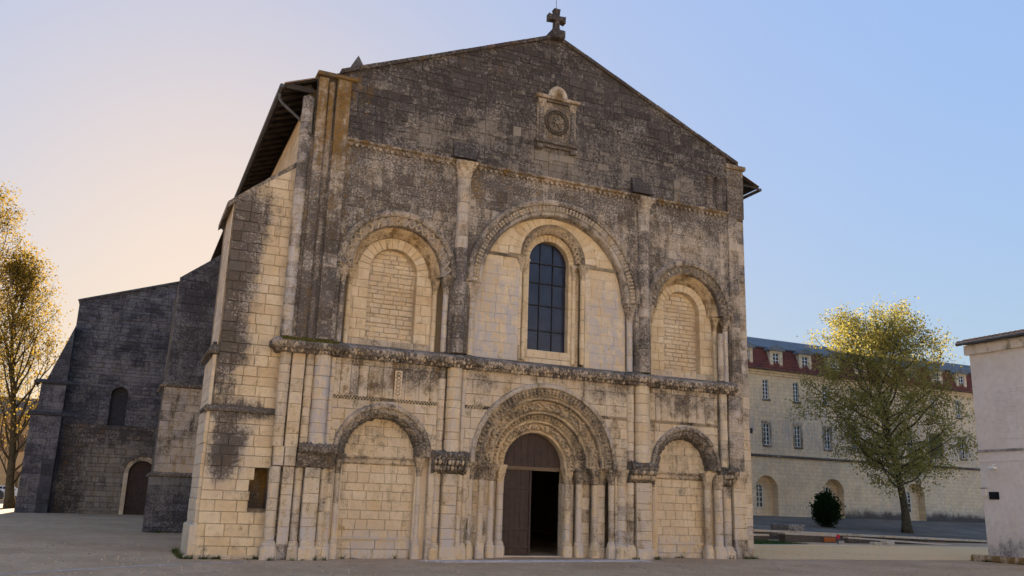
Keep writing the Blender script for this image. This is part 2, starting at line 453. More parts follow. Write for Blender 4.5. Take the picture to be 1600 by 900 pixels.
# ================================================================== CHURCH
church = thing('church', (0,0,0), 'old limestone church with blackened gable, round arches and carved portal', 'church')
FY = .10                                     # plane of the front wall
fF = facing(FY)
AL = (3.37, 3.22, 1.62); AP = (9.17, 3.15, 2.80); AR = (14.98, 3.30, 1.55)      # lower arches  x, springing, outer radius
UL = (3.48, 9.32, 2.05); UC = (9.45, 9.30, 3.48); UR = (15.23, 9.32, 1.98)      # upper arches
def sm(a, b, x): t = min(max((x-a)/(b-a), 0), 1); return t*t*(3-2*t)
def blobs(x, z, L): return sum(k*math.exp(-((x-a)/rx_)**2-((z-b)/rz_)**2) for a, b, rx_, rz_, k in L)
BL_LOW = [(5.7,.4,1,.6,.2),(2.2,5.2,.9,.6,.08),(12.6,.5,1.5,.5,.12),(6.8,5.9,.6,.3,.22),(11.5,6.0,1.0,.3,.2),(15,5.8,1,.25,.28),(4.4,5.95,.8,.2,.30),(3.0,4.3,1,.6,.05)]
def WLOW(x, z):
    d = .37+.15*sm(5.6,6.3,z)+blobs(x, z, BL_LOW)+.1*(1-sm(.0,.5,z))
    o = .36 if 1.6 < x < 3.9 and 4.95 < z < 6.2 else .22
    return (d, o, .75*(1-sm(.3,1.3,z))+.42)
def WUP(x, z):
    d = .61+.07*sm(11.8,13.4,z)+blobs(x, z, [(5.7,8.3,.55,2.6,.2),(13.1,8.3,.5,2.6,.2),(.9,9.5,.9,3.5,.17),(4.6,12.3,.9,.7,.12),(15.5,12.2,2,.8,-.06),(17.4,9,.5,4,.05),(8.6,13.1,2.,.3,.08),(2.6,12.4,.7,.5,-.1)])
    o = .25+blobs(x, z, [(6.12,12.9,.2,.7,.40),(.9,13.2,.8,.8,.28),(5.6,7.8,.3,1.2,.18),(2.5,12.8,1.5,.5,.1)])
    return (d, o, .45)
def WGAB(x, z):
    d = .69+.16*sm(14.6,18.2,z+.12*abs(x-9.2))+blobs(x, z, [(9.2,14.3,1.0,.6,-.34),(4.2,14.4,1.2,.5,-.15),(12,15.2,1.8,.9,-.16),(7,15.2,2.2,.8,-.18),(14.8,14.4,1.2,.6,-.12),(5.5,16.6,1.2,.5,.12),(10.5,17.6,1.4,.9,.15),(2.0,14.3,.7,.3,.2)])
    return (d, .15+blobs(x, z, [(1.6,15.6,.7,1.2,.3),(5,17.6,4,.4,.15)]), .5)

# ---- cores (mortar showing in the joints)
mb = MB(); cl = (.62,.1,.4,.3)
arL = [arch_fn(AL[0],AL[1],AL[2]-.02), arch_fn(AP[0],AP[1],AP[2]-.02), arch_fn(AR[0],AR[1],AR[2]-.02)]
arU = [arch_fn(UL[0],UL[1],UL[2]-.1), arch_fn(UC[0],UC[1],UC[2]-.1), arch_fn(UR[0],UR[1],UR[2]-.1)]
core_wall(mb, fF, -.3, 6.45, 0, 18, arL, 0., cl, .28)
core_wall(mb, fF, 6.45, 13.6, 0, 18, arU, 0., (.6,.1,.4,.3), .28)
GS = .428                                     # slope of the gable
gclip = [(-GS,1,19.55-GS*9.2), (GS,1,19.55+GS*9.2)]
core_wall(mb, fF, 13.6, 19.6, 0.25, 17.75, [], 0., (.8,.1,.4,.3), .5, gclip)
front_wall = mb.build('front_wall', 'mortar', church)

# ---- lower wall blocks
for xa, xb in ((1.55,5.25),(5.95,12.45),(13.3,16.45)):
    ashlar(front_wall, 'stone_block', fF, courses(0.0, 4.92, xa, xb, .33), arL, (.38,.75), WLOW)
ashlar(front_wall, 'stone_block', fF, courses(5.02, 6.28, 5.95, 12.45, .40), arL, (.45,.9), WLOW)
for xa, xb in ((1.55,5.25),(13.3,16.45)):     # tall upright slabs above the blind arches
    ashlar(front_wall, 'stone_block', fF, [(5.02,6.02,xa,xb),(6.02,6.28,xa,xb)], arL, (.26,.5), WLOW)
# small panel of interlace carved on the left spandrel
mb = MB(); w_ = (.45,.1,.4,.4)
box(mb, 3.62,3.86, .035,.06, 5.1,5.95, (.2,.2,.5,.3))
for s in (1,-1):
    for i in range(24):
        t0, t1 = i/24, (i+1)/24
        f = lambda t: Vector((3.74+s*.075*math.sin(t*PI*6), .035, 5.14+t*.77))
        bar(mb, f(t0), f(t1), None, Vector((0,-1,0)), .045, .03, w_)
mb.build('interlace_panel', 'stone', church)
# billet bands over the arches
def billets(part_name, fr, u0, u1, v, n, d, w, arches=()):
    mb = MB()
    for r_ in range(2):
        for i in range(n):
            u = u0+(u1-u0)*(i+.5*r_+.1)/n; q = (u1-u0)/n*.45
            if any((u-a)**2+(v-b)**2 < (c+.1)**2 for a, b, c in arches): continue
            V, F = prism(fr, [(u,v+.055*r_),(u+q,v+.055*r_),(u+q,v+.055*r_+.05),(u,v+.055*r_+.05)], d-.03, d+.05, .008, 0, 0)
            mb.add(V, F, w)
    return mb.build(part_name, 'stone', church, kind='stuff')
lowA = [AL, (AP[0],AP[1],AP[2]+.1), AR]
billets('billet_band', fF, 1.66, 5.15, 4.92, 34, .03, (.42,.2,.4,.3), lowA)
billets('billet_band', fF, 6.15, 12.4, 4.92, 60, .03, (.35,.2,.5,.3), lowA)
billets('billet_band', fF, 13.4, 16.4, 4.92, 30, .03, (.42,.3,.4,.3), lowA)

# ---- upper wall blocks
ashlar(front_wall, 'upper_stone', fF, courses(6.62, 13.5, .2, 17.6, .36), arU, (.35,.75), WUP, ch=.006, gap=.003, dv=.005)
# ---- gable stones
gx = [1.3, 3.9, 6.4, 9.0, 11.8, 14.6, 17.15]
for xa, xb in zip(gx[:-1], gx[1:]):
    z = 13.68; rows = []
    while z < 19.5:
        h = random.choice((.17,.2,.24,.28,.33,.4)); rows.append((z, z+h, xa, xb)); z += h
    ashlar(front_wall, 'gable_stone', facing(.06), rows, [], (.2,.8), WGAB, proud=.02, ch=.010, clips=gclip, mat='dark', dv=.014, jit=.01, gap=.004)

# ---- arch rings
rings = MB()
def zigzag(mb, fr, uc, vc, r0, r1, d, n, w, a0=0, a1=PI, rows=1, bw=.05, h=.035):
    for k in range(rows):
        ra, rb = r0+(r1-r0)*k/rows, r0+(r1-r0)*(k+1)/rows
        for i in range(n):
            for s in (0, 1):
                t0 = a0+(a1-a0)*(i+.5*s)/n; t1 = a0+(a1-a0)*(i+.5*s+.5)/n
                q0, q1 = (ra, rb) if s == 0 else (rb, ra)
                if k % 2: q0, q1 = q1, q0
                p0 = fr(uc+q0*math.cos(t0), vc+q0*math.sin(t0), d); p1 = fr(uc+q1*math.cos(t1), vc+q1*math.sin(t1), d)
                bar(mb, p0, p1, None, fr.N, bw, h, w)
def figures(mb, fr, uc, vc, rm, d, n, rl, tw, w, a0=0, a1=PI, depth=.11):
    for i in range(n):
        a = a0+(a1-a0)*(i+.5)/n+random.uniform(-.1,.1)/n; er = fr.U*math.cos(a)+fr.Z*math.sin(a); et = er.cross(fr.N)
        for q, sc_ in ((-.30,.85),(.12,1.),(.62,.62)):
            c = fr(uc, vc, d)+er*(rm+rl*q+random.uniform(-.02,.02))
            blob(mb, c, (et*tw*sc_, er*rl*.34*sc_, fr.N*depth*sc_*random.uniform(.7,1.2)), w, 6, 4)
def hood(fr, A, r0, r1, d, w, name, amp=.05, freq=11):
    mb = MB()
    prof = subdiv([(r0,0),(r0,d),(r1-.05,d+.02),(r1,d-.06),(r1,-.02)], 3)
    sweep(mb, arc_path(fr, A[0], A[1], int(A[2]*60)), prof, w, amp, freq)
    return mb.build(name, 'stone', church, smooth=True)
def soffit(fr, A, prof, w, name, amp=.05, freq=9, mat='stone', k=5, dens=60, a0=0, a1=PI):
    mb = MB(); sweep(mb, arc_path(fr, A[0], A[1], int(prof[0][0]*dens), a0, a1), subdiv(prof, k), w, amp, freq)
    return mb.build(name, mat, church, smooth=True)

# lower blind arches
FILLY = .50
for A, sgn in ((AL,-1),(AR,1)):
    hood(fF, A, A[2]-.14, A[2]+.02, .10, (.58,.12,.5,.5), 'hood_mould', .05, 12)
    soffit(fF, A, [(A[2]-.12,.06),(A[2]-.30,.04),(A[2]-.42,-.12),(A[2]-.47,-.45)], (.68,.15,.3,.3), 'carved_archivolt', .085, 8)
    fr = facing(FILLY); xi = A[2]-.40
    mb = MB(); box(mb, A[0]-A[2], A[0]+A[2], FILLY, FILLY+.06, -.2, A[1]+A[2], (.3,.1,.4,.3))
    fill = mb.build('blind_arch_infill', 'mortar', church)
    WF = lambda x, z: (.33+.10*(1-sm(0,.8,z))+.12*sm(3.2,4.4,z), .16+(.22 if .75 < z < 1.15 and sgn < 0 else 0), .22+.6*(1-sm(.4,1.2,z)))
    ashlar(fill, 'stone_block', fr, courses(-.05,.62,A[0]-xi,A[0]+xi,.33), [], (.5,.9), WF, proud=.06)
    ashlar(fill, 'stone_block', fr, courses(.62,2.93,A[0]-xi,A[0]+xi,.30,.08), [], (.32,.62), WF, proud=.03, dv=.005)
    ashlar(fill, 'stone_block', fr, courses(3.16,4.5,A[0]-xi,A[0]+xi,.34), [], (.35,.8), WF, proud=.03, dv=.004, ch=.008)
    mb = MB(); n = 60                              # carved impost band across the blind arch
    P = [(Vector((A[0]-xi+2*xi*i/n, FILLY, 2.92)), Vector((0,-1,0)), Vector((0,0,1))) for i in range(n+1)]
    sweep(mb, P, subdiv([(0,0),(.06,.0),(.10,.05),(.08,.18),(.13,.20),(.13,.26),(0,.26)],3), (.48,.3,.4,.2), .035, 14)
    mb.build('impost_band', 'stone', church, smooth=True)
    for s in (-1,1):                               # jambs of the recess
        mb = MB(); x0, x1 = sorted((A[0]+s*(xi-.02), A[0]+s*(A[2]+.02))); box(mb, x0, x1, .30, FILLY+.02, -.2, A[1], (.22,.1,.5,.4)); mb.build('recess_jamb', 'stone', church)

# portal orders: each order has a carved face and a roll, stepping back into the wall
fP = fF
hood(fP, (AP[0],AP[1],AP[2]), AP[2]-.13, AP[2]+.04, .11, (.50,.1,.6,.7), 'hood_mould', .04, 14)
def order(r1, r0, d1, d0, w, nfig, name, kind):
    mb = MB(); c = AP
    sweep(mb, arc_path(fP, c[0], c[1], int(r1*46)), subdiv([(r1,d1-.02),(r1-.03,d1),(r0+.13,d1-.03),(r0+.11,d1-.10),(r0+.02,d1-.08),(r0,d1-.15),(r0,d0)], 3), w, .03, 12)
    rm = (r1+r0+.1)/2
    if kind == 'fig': figures(mb, fP, c[0], c[1], rm, d1, nfig, (r1-r0-.12)*.55, r1*PI/nfig*.36, w)
    else:
        for i in range(nfig):
            a = PI*(i+.5)/nfig; er = fP.U*math.cos(a)+fP.Z*math.sin(a); et = er.cross(fP.N)
            for q in range(5):
                cc = fP(c[0], c[1], d1)+er*(rm+random.uniform(-.4,.4)*(r1-r0-.14))+et*random.uniform(-.5,.5)*r1*PI/nfig
                blob(mb, cc, (et*random.uniform(.04,.08), er*random.uniform(.04,.08), fP.N*random.uniform(.06,.12)), w, 6, 4, .3)
    return mb.build(name, 'stone', church, smooth=True)
order(2.70, 2.26, .03, -.30, (.58,.12,.3,.2), 54, 'carved_archivolt', 'fig')
order(2.28, 1.80, -.26, -.60, (.50,.16,.3,.2), 34, 'carved_archivolt', 'fol')
order(1.82, 1.50, -.54, -.85, (.47,.16,.3,.2), 40, 'carved_archivolt', 'fig')
order(1.52, 1.17, -.78, -1.20, (.45,.16,.4,.2), 30, 'carved_archivolt', 'fol')

# upper arches
for A, sgn in ((UL,-1),(UR,1)):
    hood(fF, A, A[2]-.17, A[2]+.05, .15, (.58,.18,.4,.5), 'hood_mould', .06, 10)
    band = MB(); sweep(band, arc_path(fF, A[0], A[1], 60), [(A[2]-.15,.05),(A[2]-.16,.07),(A[2]-.46,.07),(A[2]-.50,.03),(A[2]-.50,-.2)], (.56,.1,.5,.7))
    if sgn < 0: zigzag(band, fF, A[0], A[1], A[2]-.46, A[2]-.16, .065, 21, (.16,.05,1.,.9), rows=2, bw=.062, h=.085)
    else:
        zigzag(band, fF, A[0], A[1], A[2]-.46, A[2]-.16, .065, 26, (.16,.05,1.,.9), rows=2, bw=.045, h=.07)
        zigzag(band, fF, A[0], A[1], A[2]-.16, A[2]-.46, .065, 26, (.16,.05,1.,.9), rows=2, bw=.045, h=.07)
    band.build('zigzag_archivolt', 'stone', church)
    so_ = MB(); q = A[2]-.50
    sweep(so_, arc_path(fF, A[0], A[1], 80), subdiv([(q,-.15),(q-.05,-.20),(q-.30,-.48),(q-.32,-.55)], 4), (.42,.40,.2,.1), .02, 10)
    for i in range(26):
        for k in range(2):
            a = PI*(i+.5*(k+1)-.25)/26; er = Vector((math.cos(a),0,math.sin(a))); et = Vector((-math.sin(a),0,math.cos(a)))
            dirn = (er*.66+Vector((0,.75,0))).normalized(); nrm = (-er*.75+Vector((0,-.66,0))).normalized()
            c = fF(A[0], A[1], -.27-.13*k)+er*(q-.11-.12*k)
            blob(so_, c, (et*.075, dirn*.07, nrm*.035), (.40,.42,.3,.1), 6, 4, .1)
    so_.build('scalloped_soffit', 'stone', church, smooth=True)
    # inner order of plain voussoirs, jambs, rough infill
    ri0, ri1, yi = .84, 1.24, .60
    fi = facing(yi)
    mb = MB(); core_wall(mb, fi, 6.6, A[1]+1.6, A[0]-2.15, A[0]+2.15, [arch_fn(A[0],A[1]+.05,ri0)], -.02, (.2,.2,.4,.1), .3)
    frame_ = mb.build('recess_wall', 'mortar', church)
    ring(frame_, fi, A[0], A[1]+.05, ri0, ri1+.3, -.3, .02, 15, (.14,.22,.1))
    WI = lambda x, z: (.14+.3*(1-sm(6.7,7.2,z)), .24, .1)
    for s in (-1,1):
        a, b = sorted((A[0]+s*ri0, A[0]+s*1.6))
        ashlar(frame_, 'stone_block', fi, courses(7.0, A[1]+.05, a, b, .36), [], (.3,.7), WI, proud=.02, d0=-.3, dv=.004, ch=.008)
    ashlar(frame_, 'stone_block', fi, courses(6.62, 7.0, A[0]-1.6, A[0]+1.6, .38), [], (.4,.8), lambda x, z: (.42,.1,.5), proud=.03, d0=-.3)
    mb = MB(); box(mb, A[0]-1., A[0]+1., .90, .94, 6.9, 10.5, (.25,.2,.5,.2)); inf = mb.build('window_infill', 'mortar', church)
    ff = facing(.90); rows = courses(7.0, A[1]+.9, A[0]-.9, A[0]+.9, .165, .2)
    ashlar(inf, 'infill_stone', ff, rows, [], (.2,.55), lambda x, z: (.16,.14,.3), proud=.035, ch=.022, dv=.012, jit=.012, gap=.006)

# central arch: hood, band, tympanum with the window
hood(fF, UC, UC[2]-.16, UC[2]+.05, .15, (.58,.15,.4,.5), 'hood_mould', .06, 10)
band = MB(); A = UC
sweep(band, arc_path(fF, A[0], A[1], 110), [(A[2]-.15,.06),(A[2]-.17,.07),(A[2]-.38,.06),(A[2]-.40,.02),(A[2]-.45,.06),(A[2]-.52,.05),(A[2]-.56,-.02),(A[2]-.58,-.3)], (.52,.1,.6,.7))
for i in range(72):                            # leaf band: paired drops
    a = PI*(i+.5)/72; er = Vector((math.cos(a),0,math.sin(a))); et = Vector((-math.sin(a),0,math.cos(a)))
    for q, s_ in ((-.225,1.),(-.325,.8)):
        blob(band, fF(A[0],A[1],.07)+er*(A[2]+q)+et*random.uniform(-.01,.01), (et*.040, er*.062*s_, Vector((0,-.085,0))), (.14,.1,1,.8), 5, 4, .1)
band.build('leaf_archivolt', 'stone', church)
TY = .38; ft = facing(TY)
WC = (9.46, 10.62, .815); IO = 1.33
mb = MB(); core_wall(mb, ft, 6.6, 12.6, A[0]-3.1, A[0]+3.1, [arch_fn(WC[0],WC[1]+.05,IO-.05)], -.03, (.15,.1,.5,.4), .3)
tym = mb.build('tympanum_wall', 'mortar', church)
def WTY(x, z):
    g = blobs(x, z, [(7.1,7.6,1.0,1.5,2.0),(11.8,8.0,.8,1.6,2.0),(7.5,9.2,.7,1.0,1.2)])
    return (.10+.22*(1-sm(6.6,7.1,z))+.1*min(g,1), .12, min(.15+g,1.))
tw_ = [arch_fn(WC[0],WC[1]+.05,IO+.02)]
ashlar(tym, 'stone_block', ft, courses(6.62, 10.5, A[0]-3.1, A[0]+3.1, .34), tw_, (.38,.72), WTY, proud=.0, dv=.002, ch=.004, gap=.0022, jit=.002)
ashlar(tym, 'stone_block', ft, courses(10.62, 12.6, A[0]-3.1, A[0]+3.1, .34), [arch_fn(WC[0],WC[1]+.05,IO+.45)], (.38,.72), lambda x, z: (.12,.16,.12), proud=.0, dv=.004, ch=.007)
ring(tym, ft, WC[0], WC[1]+.05, IO, IO+.47, -.2, .0, 19, (.12,.22,.08), ch=.007)
billets('billet_band', ft, A[0]-2.95, WC[0]-IO, 10.49, 22, .02, (.40,.1,.6,.6)); billets('billet_band', ft, WC[0]+IO, A[0]+2.95, 10.49, 22, .02, (.40,.1,.6,.6))
# window arch: zigzag order, plain order, jambs
wo = MB(); sweep(wo, arc_path(ft, WC[0], WC[1]+.05, 64), subdiv([(IO,.0),(IO-.02,-.02),(IO-.16,-.14),(IO-.30,-.22),(IO-.31,-.34)], 3), (.58,.35,.3,.2), .015, 9)
fz = facing(TY+.19)
zigzag(wo, facing(TY+.17), WC[0], WC[1]+.05, IO-.31, IO-.09, .0, 18, (.12,.12,1.,.4), rows=2, bw=.055, h=.08)
wo.build('zigzag_archivolt', 'stone', church)
fj = facing(.74)
mb = MB(); core_wall(mb, fj, 6.9, 12.0, WC[0]-1.3, WC[0]+1.3, [arch_fn(*WC)], -.02, (.15,.2,.5,.1), .3); jw = mb.build('window_jamb', 'mortar', church)
ring(jw, fj, WC[0], WC[1], WC[2], 1.08, -.3, .02, 17, (.12,.25,.08), ch=.008)
for s in (-1,1):
    a, b = sorted((WC[0]+s*WC[2], WC[0]+s*1.25))
    ashlar(jw, 'stone_block', fj, courses(7.28, WC[1], a, b, .34), [], (.3,.5), lambda x, z: (.12,.22,.1), proud=.02, d0=-.3, dv=.004, ch=.007)
ashlar(jw, 'stone_block', fj, courses(6.7, 7.28, WC[0]-1.25, WC[0]+1.25, .3), [], (.4,.8), lambda x, z: (.2,.3,.2), proud=.03, d0=-.3, dv=.004)
# window: panes in an iron grid
mb = MB(); wy = .98; win_z0 = 7.28
for x in (WC[0]-.27, WC[0]+.27): box(mb, x-.016, x+.016, wy-.035, wy-.005, win_z0, WC[1]+.74, (0,0,0,0))
hz = [7.28, 8.05, 8.78, 9.0, 9.75, 10.5]
for z in (8.05, 9.0, 9.85, 10.6): box(mb, WC[0]-.82, WC[0]+.82, wy-.04, wy-.008, z-.018, z+.018, (0,0,0,0))
window = mb.build('window', 'lead', church)
zz = [7.2, 8.05, 9.0, 9.85, 10.6, 11.5]; xx = [WC[0]-.85, WC[0]-.27, WC[0]+.27, WC[0]+.85]
for i in range(3):
    for j in range(5):
        mb = MB(); tl = random.uniform(-.004,.004)
        mb.add([(xx[i]+.01,wy,zz[j]+.01),(xx[i+1]-.01,wy+tl,zz[j]+.01),(xx[i+1]-.01,wy+.012+tl,zz[j+1]-.01),(xx[i]+.01,wy+.012,zz[j+1]-.01)], [(0,1,2,3)]); mb.build('pane', 'glass', window)

# ---- columns, capitals, bases, pilasters
def lathe(mb, x, y, prof, n, w, sq=None, amp=0, freq=10):
    """prof (r,z); sq = list of 0..1 squareness per ring"""
    V = []; F = []
    for i, (r, z) in enumerate(prof):
        for j in range(n):
            a = 2*PI*(j+.5)/n; c, s = math.cos(a), math.sin(a)
            k = 1.
            if sq and sq[i] > 0: k = 1+(1/max(abs(c),abs(s))-1)*sq[i]
            p = Vector((x+r*k*c, y+r*k*s, z))
            if amp and 0 < i < len(prof)-1: p += Vector((c,s,0))*amp*carve(p, freq)
            V.append(p)
    for i in range(len(prof)-1):
        for j in range(n): F.append((i*n+j, i*n+(j+1)%n, (i+1)*n+(j+1)%n, (i+1)*n+j))
    F.append(tuple(range((len(prof)-1)*n, len(prof)*n)))
    mb.add(V, F, w)
def capital(part, x, y, r, z0, z1, w, k=1.55, amp=None, mat='stone', name='capital'):
    mb = MB(); H = z1-z0; R1 = r*k; a = min(.06, r*.4) if amp is None else amp
    prof = [(r*1.0,z0),(r*1.12,z0+.03),(r*1.02,z0+.07)]; sq = [0,0,0]
    for i in range(1, 9):
        t = i/8; prof.append((r*1.02+(R1-r)*t**1.5, z0+.07+(H*.80-.07)*t)); sq.append(t*.75)
    prof += [(R1*1.05,z0+H*.82),(R1*1.08,z0+H*.86),(R1*1.10,z1),(R1*.9,z1)]; sq += [1,1,1,1]
    lathe(mb, x, y, prof, 28, w, sq, a, 3.2/max(H,.2)+6)
    return mb.build(name, mat, part, smooth=False)
def base(part, x, y, r, z0, z1, w, name='base'):
    mb = MB(); H = z1-z0
    prof = [(r*1.45,z0-.3),(r*1.45,z0+H*.62),(r*1.30,z0+H*.70),(r*1.42,z0+H*.78),(r*1.36,z0+H*.86),(r*1.14,z0+H*.89),(r*1.22,z0+H*.95),(r*1.02,z1)]
    lathe(mb, x, y, prof, 16, w, [1,1,.5,.2,0,0,0,0], .012, 5)
    return mb.build(name, 'stone', part)
def drum_col(name, x, y, r, z0, z1, h, W, cap=None, bs=None, capw=(.6,.1,.3,.5), capk=1.5, n=14, bw=(.3,.05,.5,.8)):
    mb = MB(); lathe(mb, x, y, [(r-.014,z0),(r-.014,z1)], n, (.35,.1,.3,.4)); c = mb.build(name, 'mortar', church, smooth=True)
    for a, b, _, _ in courses(z0, z1, 0, 0, h, .2):
        q = MB(); g = .005; rr = r+random.uniform(-.006,.006); jx, jy = random.uniform(-.004,.004), random.uniform(-.006,.004)
        lathe(q, x+jx, y+jy, [(rr-.014,a+g),(rr,a+g+.014),(rr,b-g-.014),(rr-.014,b-g)], n, (0,0,0,0))
        d, o, gr = W(x, (a+b)/2); reg('column_drum', c, q.v, q.f, (d+random.uniform(-.08,.08), o, random.random(), gr))
    if cap: capital(c, x, y, r, cap[0], cap[1], capw, capk)
    if bs: base(c, x, y, r, bs[0], bs[1], bw)
    return c
def pilaster(name, x0, x1, yf, depth, z0, z1, h, W, mat='stone', kind='pier_block', cap=None, capw=(.6,.1,.3,.5)):
    mb = MB(); box(mb, x0+.012, x1-.012, yf+.014, yf+depth, z0, z1, (.35,.1,.4,.3)); c = mb.build(name, 'mortar', church)
    fr = facing(yf)
    for a, b, _, _ in courses(z0, z1, 0, 0, h, .2):
        r_ = prism(fr, [(x0,a),(x1,a),(x1,b),(x0,b)], -depth, random.uniform(-.006,.008), .014, .004, .005)
        d, o, g = W((x0+x1)/2, (a+b)/2); reg(kind, c, r_[0], r_[1], (d+random.uniform(-.08,.08), o, random.random(), g), mat)
    if cap:
        mb = MB(); H = cap[1]-cap[0]; e = .05
        n = 14; P = [(Vector((x0-e*.3+(x1-x0+e*.6)*i/n, yf, cap[0])), Vector((0,-1,0)), Vector((0,0,1))) for i in range(n+1)]
        sweep(mb, P, subdiv([(0,0),(.03,.02),(.03,H*.1),(.07,H*.5),(.13,H*.8),(.14,H*.82),(.15,H),(0,H)], 2), capw, .05, 9)
        box(mb, x0-.01, x1+.01, yf-.12, yf+depth, cap[1]-.1, cap[1]-.004, capw)
        mb.build('capital', 'stone', c)
    return c
WS = lambda d, o, g: (lambda x, z: (d, o, g))
def WCL(x, z): return (.38+.12*(1-sm(.2,.9,z)), .14, .55+.4*(1-sm(.4,2.0,z)))
def WCB(x, z): return (.26, .05, .95)               # bluish weathered shafts
# left corner cluster, lower half then upper half
for x0, x1, r_ in ((.08,None,.165),(.81,None,.12),(1.55,None,.09),(1.76,None,.10)):
    drum_col('engaged_column', x0, .12, r_, .55, 2.72, .42, WCL, bs=(0,.55))
pilaster('pilaster', .30,.64, .02, .3, .0, 2.72, .48, WCL)
pilaster('pilaster', .95,1.42, -.10, .4, .55, 2.72, .34, WCL)
pilaster('pilaster', -.02,.28, -.02, .3, 2.74, 3.32, .32, WCL); pilaster('pilaster', .30,.66, .0, .3, 2.74, 3.32, .32, WCL)
mb = MB(); n = 60                                    # overgrown capital of the corner cluster
P = [(Vector((.66+1.16*i/n, .02, 2.72)), Vector((0,-1,0)), Vector((0,0,1))) for i in range(n+1)]
sweep(mb, P, subdiv([(-.2,0),(.10,.0),(.16,.15),(.22,.40),(.34,.46),(.34,.66),(.26,.72),(-.2,.74)],4), (.68,.15,.3,.4), .085, 9)
mb.build('capital', 'stone', church, smooth=True)
mb = MB()
for x0,x1,y0,z1 in ((.93,1.44,-.22,.40),(.98,1.40,-.16,.58)): box(mb, x0, x1, y0, .2, -.3, z1, (.3,.1,.6,.6), .05)
mb.build('pier_plinth', 'stone', church)
drum_col('engaged_column', .07, .10, .17, 3.3, 6.22, .33, WLOW); pilaster('pilaster', .27,.67, .0, .3, 3.3, 6.22, .42, WLOW)
drum_col('engaged_column', .84, .08, .13, 3.3, 6.22, .34, WLOW); drum_col('engaged_column', 1.23, .06, .255, 3.42, 6.22, .35, WCB); drum_col('engaged_column', 1.57, .1, .085, 3.42, 6.22, .35, WCB)
# left corner, upper storey
drum_col('engaged_column', .02, .14, .19, 6.72, 14.9, .48, lambda x, z: (.46+.16*sm(10,13,z), .18, .9))
WD = lambda x, z: (.62+blobs(x, z, [(.6,8,1,2,.12)])-.05*sm(13.4,14.4,z), .28+.36*sm(11.,14.0,z), .5)
pilaster('pilaster', .30,.62, .0, .4, 6.72, 15.7, .55, WD); drum_col('engaged_column', .76, .12, .11, 6.72, 15.6, .7, WD)
pilaster('pilaster', .92,1.40, -.04, .4, 6.72, 15.75, .55, WD)
pilaster('pilaster', 1.36,1.56, .06, .3, 6.72, 15.75, .6, WD)
# pier between left bay and portal
for x0, r_ in ((5.26,.12),(6.03,.11),(6.22,.085)): drum_col('engaged_column', x0, .1, r_, .55, 2.72, .42, WCL, bs=(0,.55))
pilaster('pilaster', 4.96,5.13, .08, .3, 0, 2.72, .5, WCL); pilaster('pilaster', 5.40,5.90, -.10, .4, .4, 2.72, .34, WCL)
def big_cap(x0, x1, w, y=.0):
    mb = MB(); n = int((x1-x0)*55)
    P = [(Vector((x0+(x1-x0)*i/n, y+.12*abs(math.sin(PI*(i/n)*(x1-x0)/.36)), 2.72)), Vector((0,-1,0)), Vector((0,0,1))) for i in range(n+1)]
    sweep(mb, P, subdiv([(-.2,0),(.04,.0),(.10,.06),(.08,.10),(.14,.25),(.30,.44),(.34,.47),(.36,.62),(.24,.72),(-.2,.74)],4), w, .11, 8)
    for i in range(int((x1-x0)/.12)):
        x = x0+.12*(i+.5)
        for dz, dy in ((.18,.12),(.36,.22)):
            blob(mb, Vector((x+random.uniform(-.03,.03), y-dy, 2.72+dz)), (Vector((.06,0,.0)), Vector((0,-.09,0)), Vector((0,-.03,.09))), (random.uniform(.3,.8),.05,.6,.4), 6, 4, .3)
    for s in (0, n):
        pr = [P[s][0]+P[s][1]*a+P[s][2]*b for a, b in ((-.2,0),(.04,.0),(.10,.06),(.14,.25),(.30,.44),(.36,.62),(.24,.72),(-.2,.74))]
        mb.add(pr, [tuple(range(8)) if s else tuple(range(8))[::-1]], w)
    mb.build('capital', 'stone', church, smooth=True)
big_cap(5.02, 6.25, (.74,.05,.3,.4)); big_cap(12.42, 13.5, (.72,.05,.3,.4)); big_cap(16.55, 17.2, (.62,.05,.3,.5), .05)
mb = MB()
for x0,x1 in ((5.36,5.95),(12.72,13.40)): box(mb, x0, x1, -.22, .2, -.3, .44, (.3,.1,.6,.7), .05); box(mb, x0+.04, x1-.04, -.28, .1, -.3, .14, (.25,.15,.8,.3), .03)
mb.build('pier_plinth', 'stone', church)
drum_col('engaged_column', 5.68, .06, .265, 3.42, 6.22, .34, WS(.18,.06,.7)); drum_col('engaged_column', 5.25, .08, .12, 3.42, 6.22, .36, WLOW); drum_col('engaged_column', 6.03, .08, .08, 3.42, 6.22, .4, WS(.2,.06,.7))
# pier between portal and right bay
drum_col('engaged_column', 12.20, .12, .18, .55, 2.66, .42, WCL, cap=(2.6,3.15), capw=(.42,.1,.4,.3), capk=1.1, bs=(.1,.58)); drum_col('engaged_column', 12.56, .1, .145, .55, 2.72, .42, WCL, bs=(.1,.58))
pilaster('pilaster', 12.74,13.38, -.08, .4, .4, 2.72, .34, WCL); drum_col('engaged_column', 13.46, .16, .06, .6, 2.72, .6, WCL)
drum_col('engaged_column', 12.56, .08, .145, 3.42, 6.22, .36, WLOW); drum_col('engaged_column', 13.02, .06, .28, 3.42, 6.22, .34, WS(.17,.1,.3)); drum_col('engaged_column', 13.36, .1, .06, 3.42, 6.22, .5, WLOW)
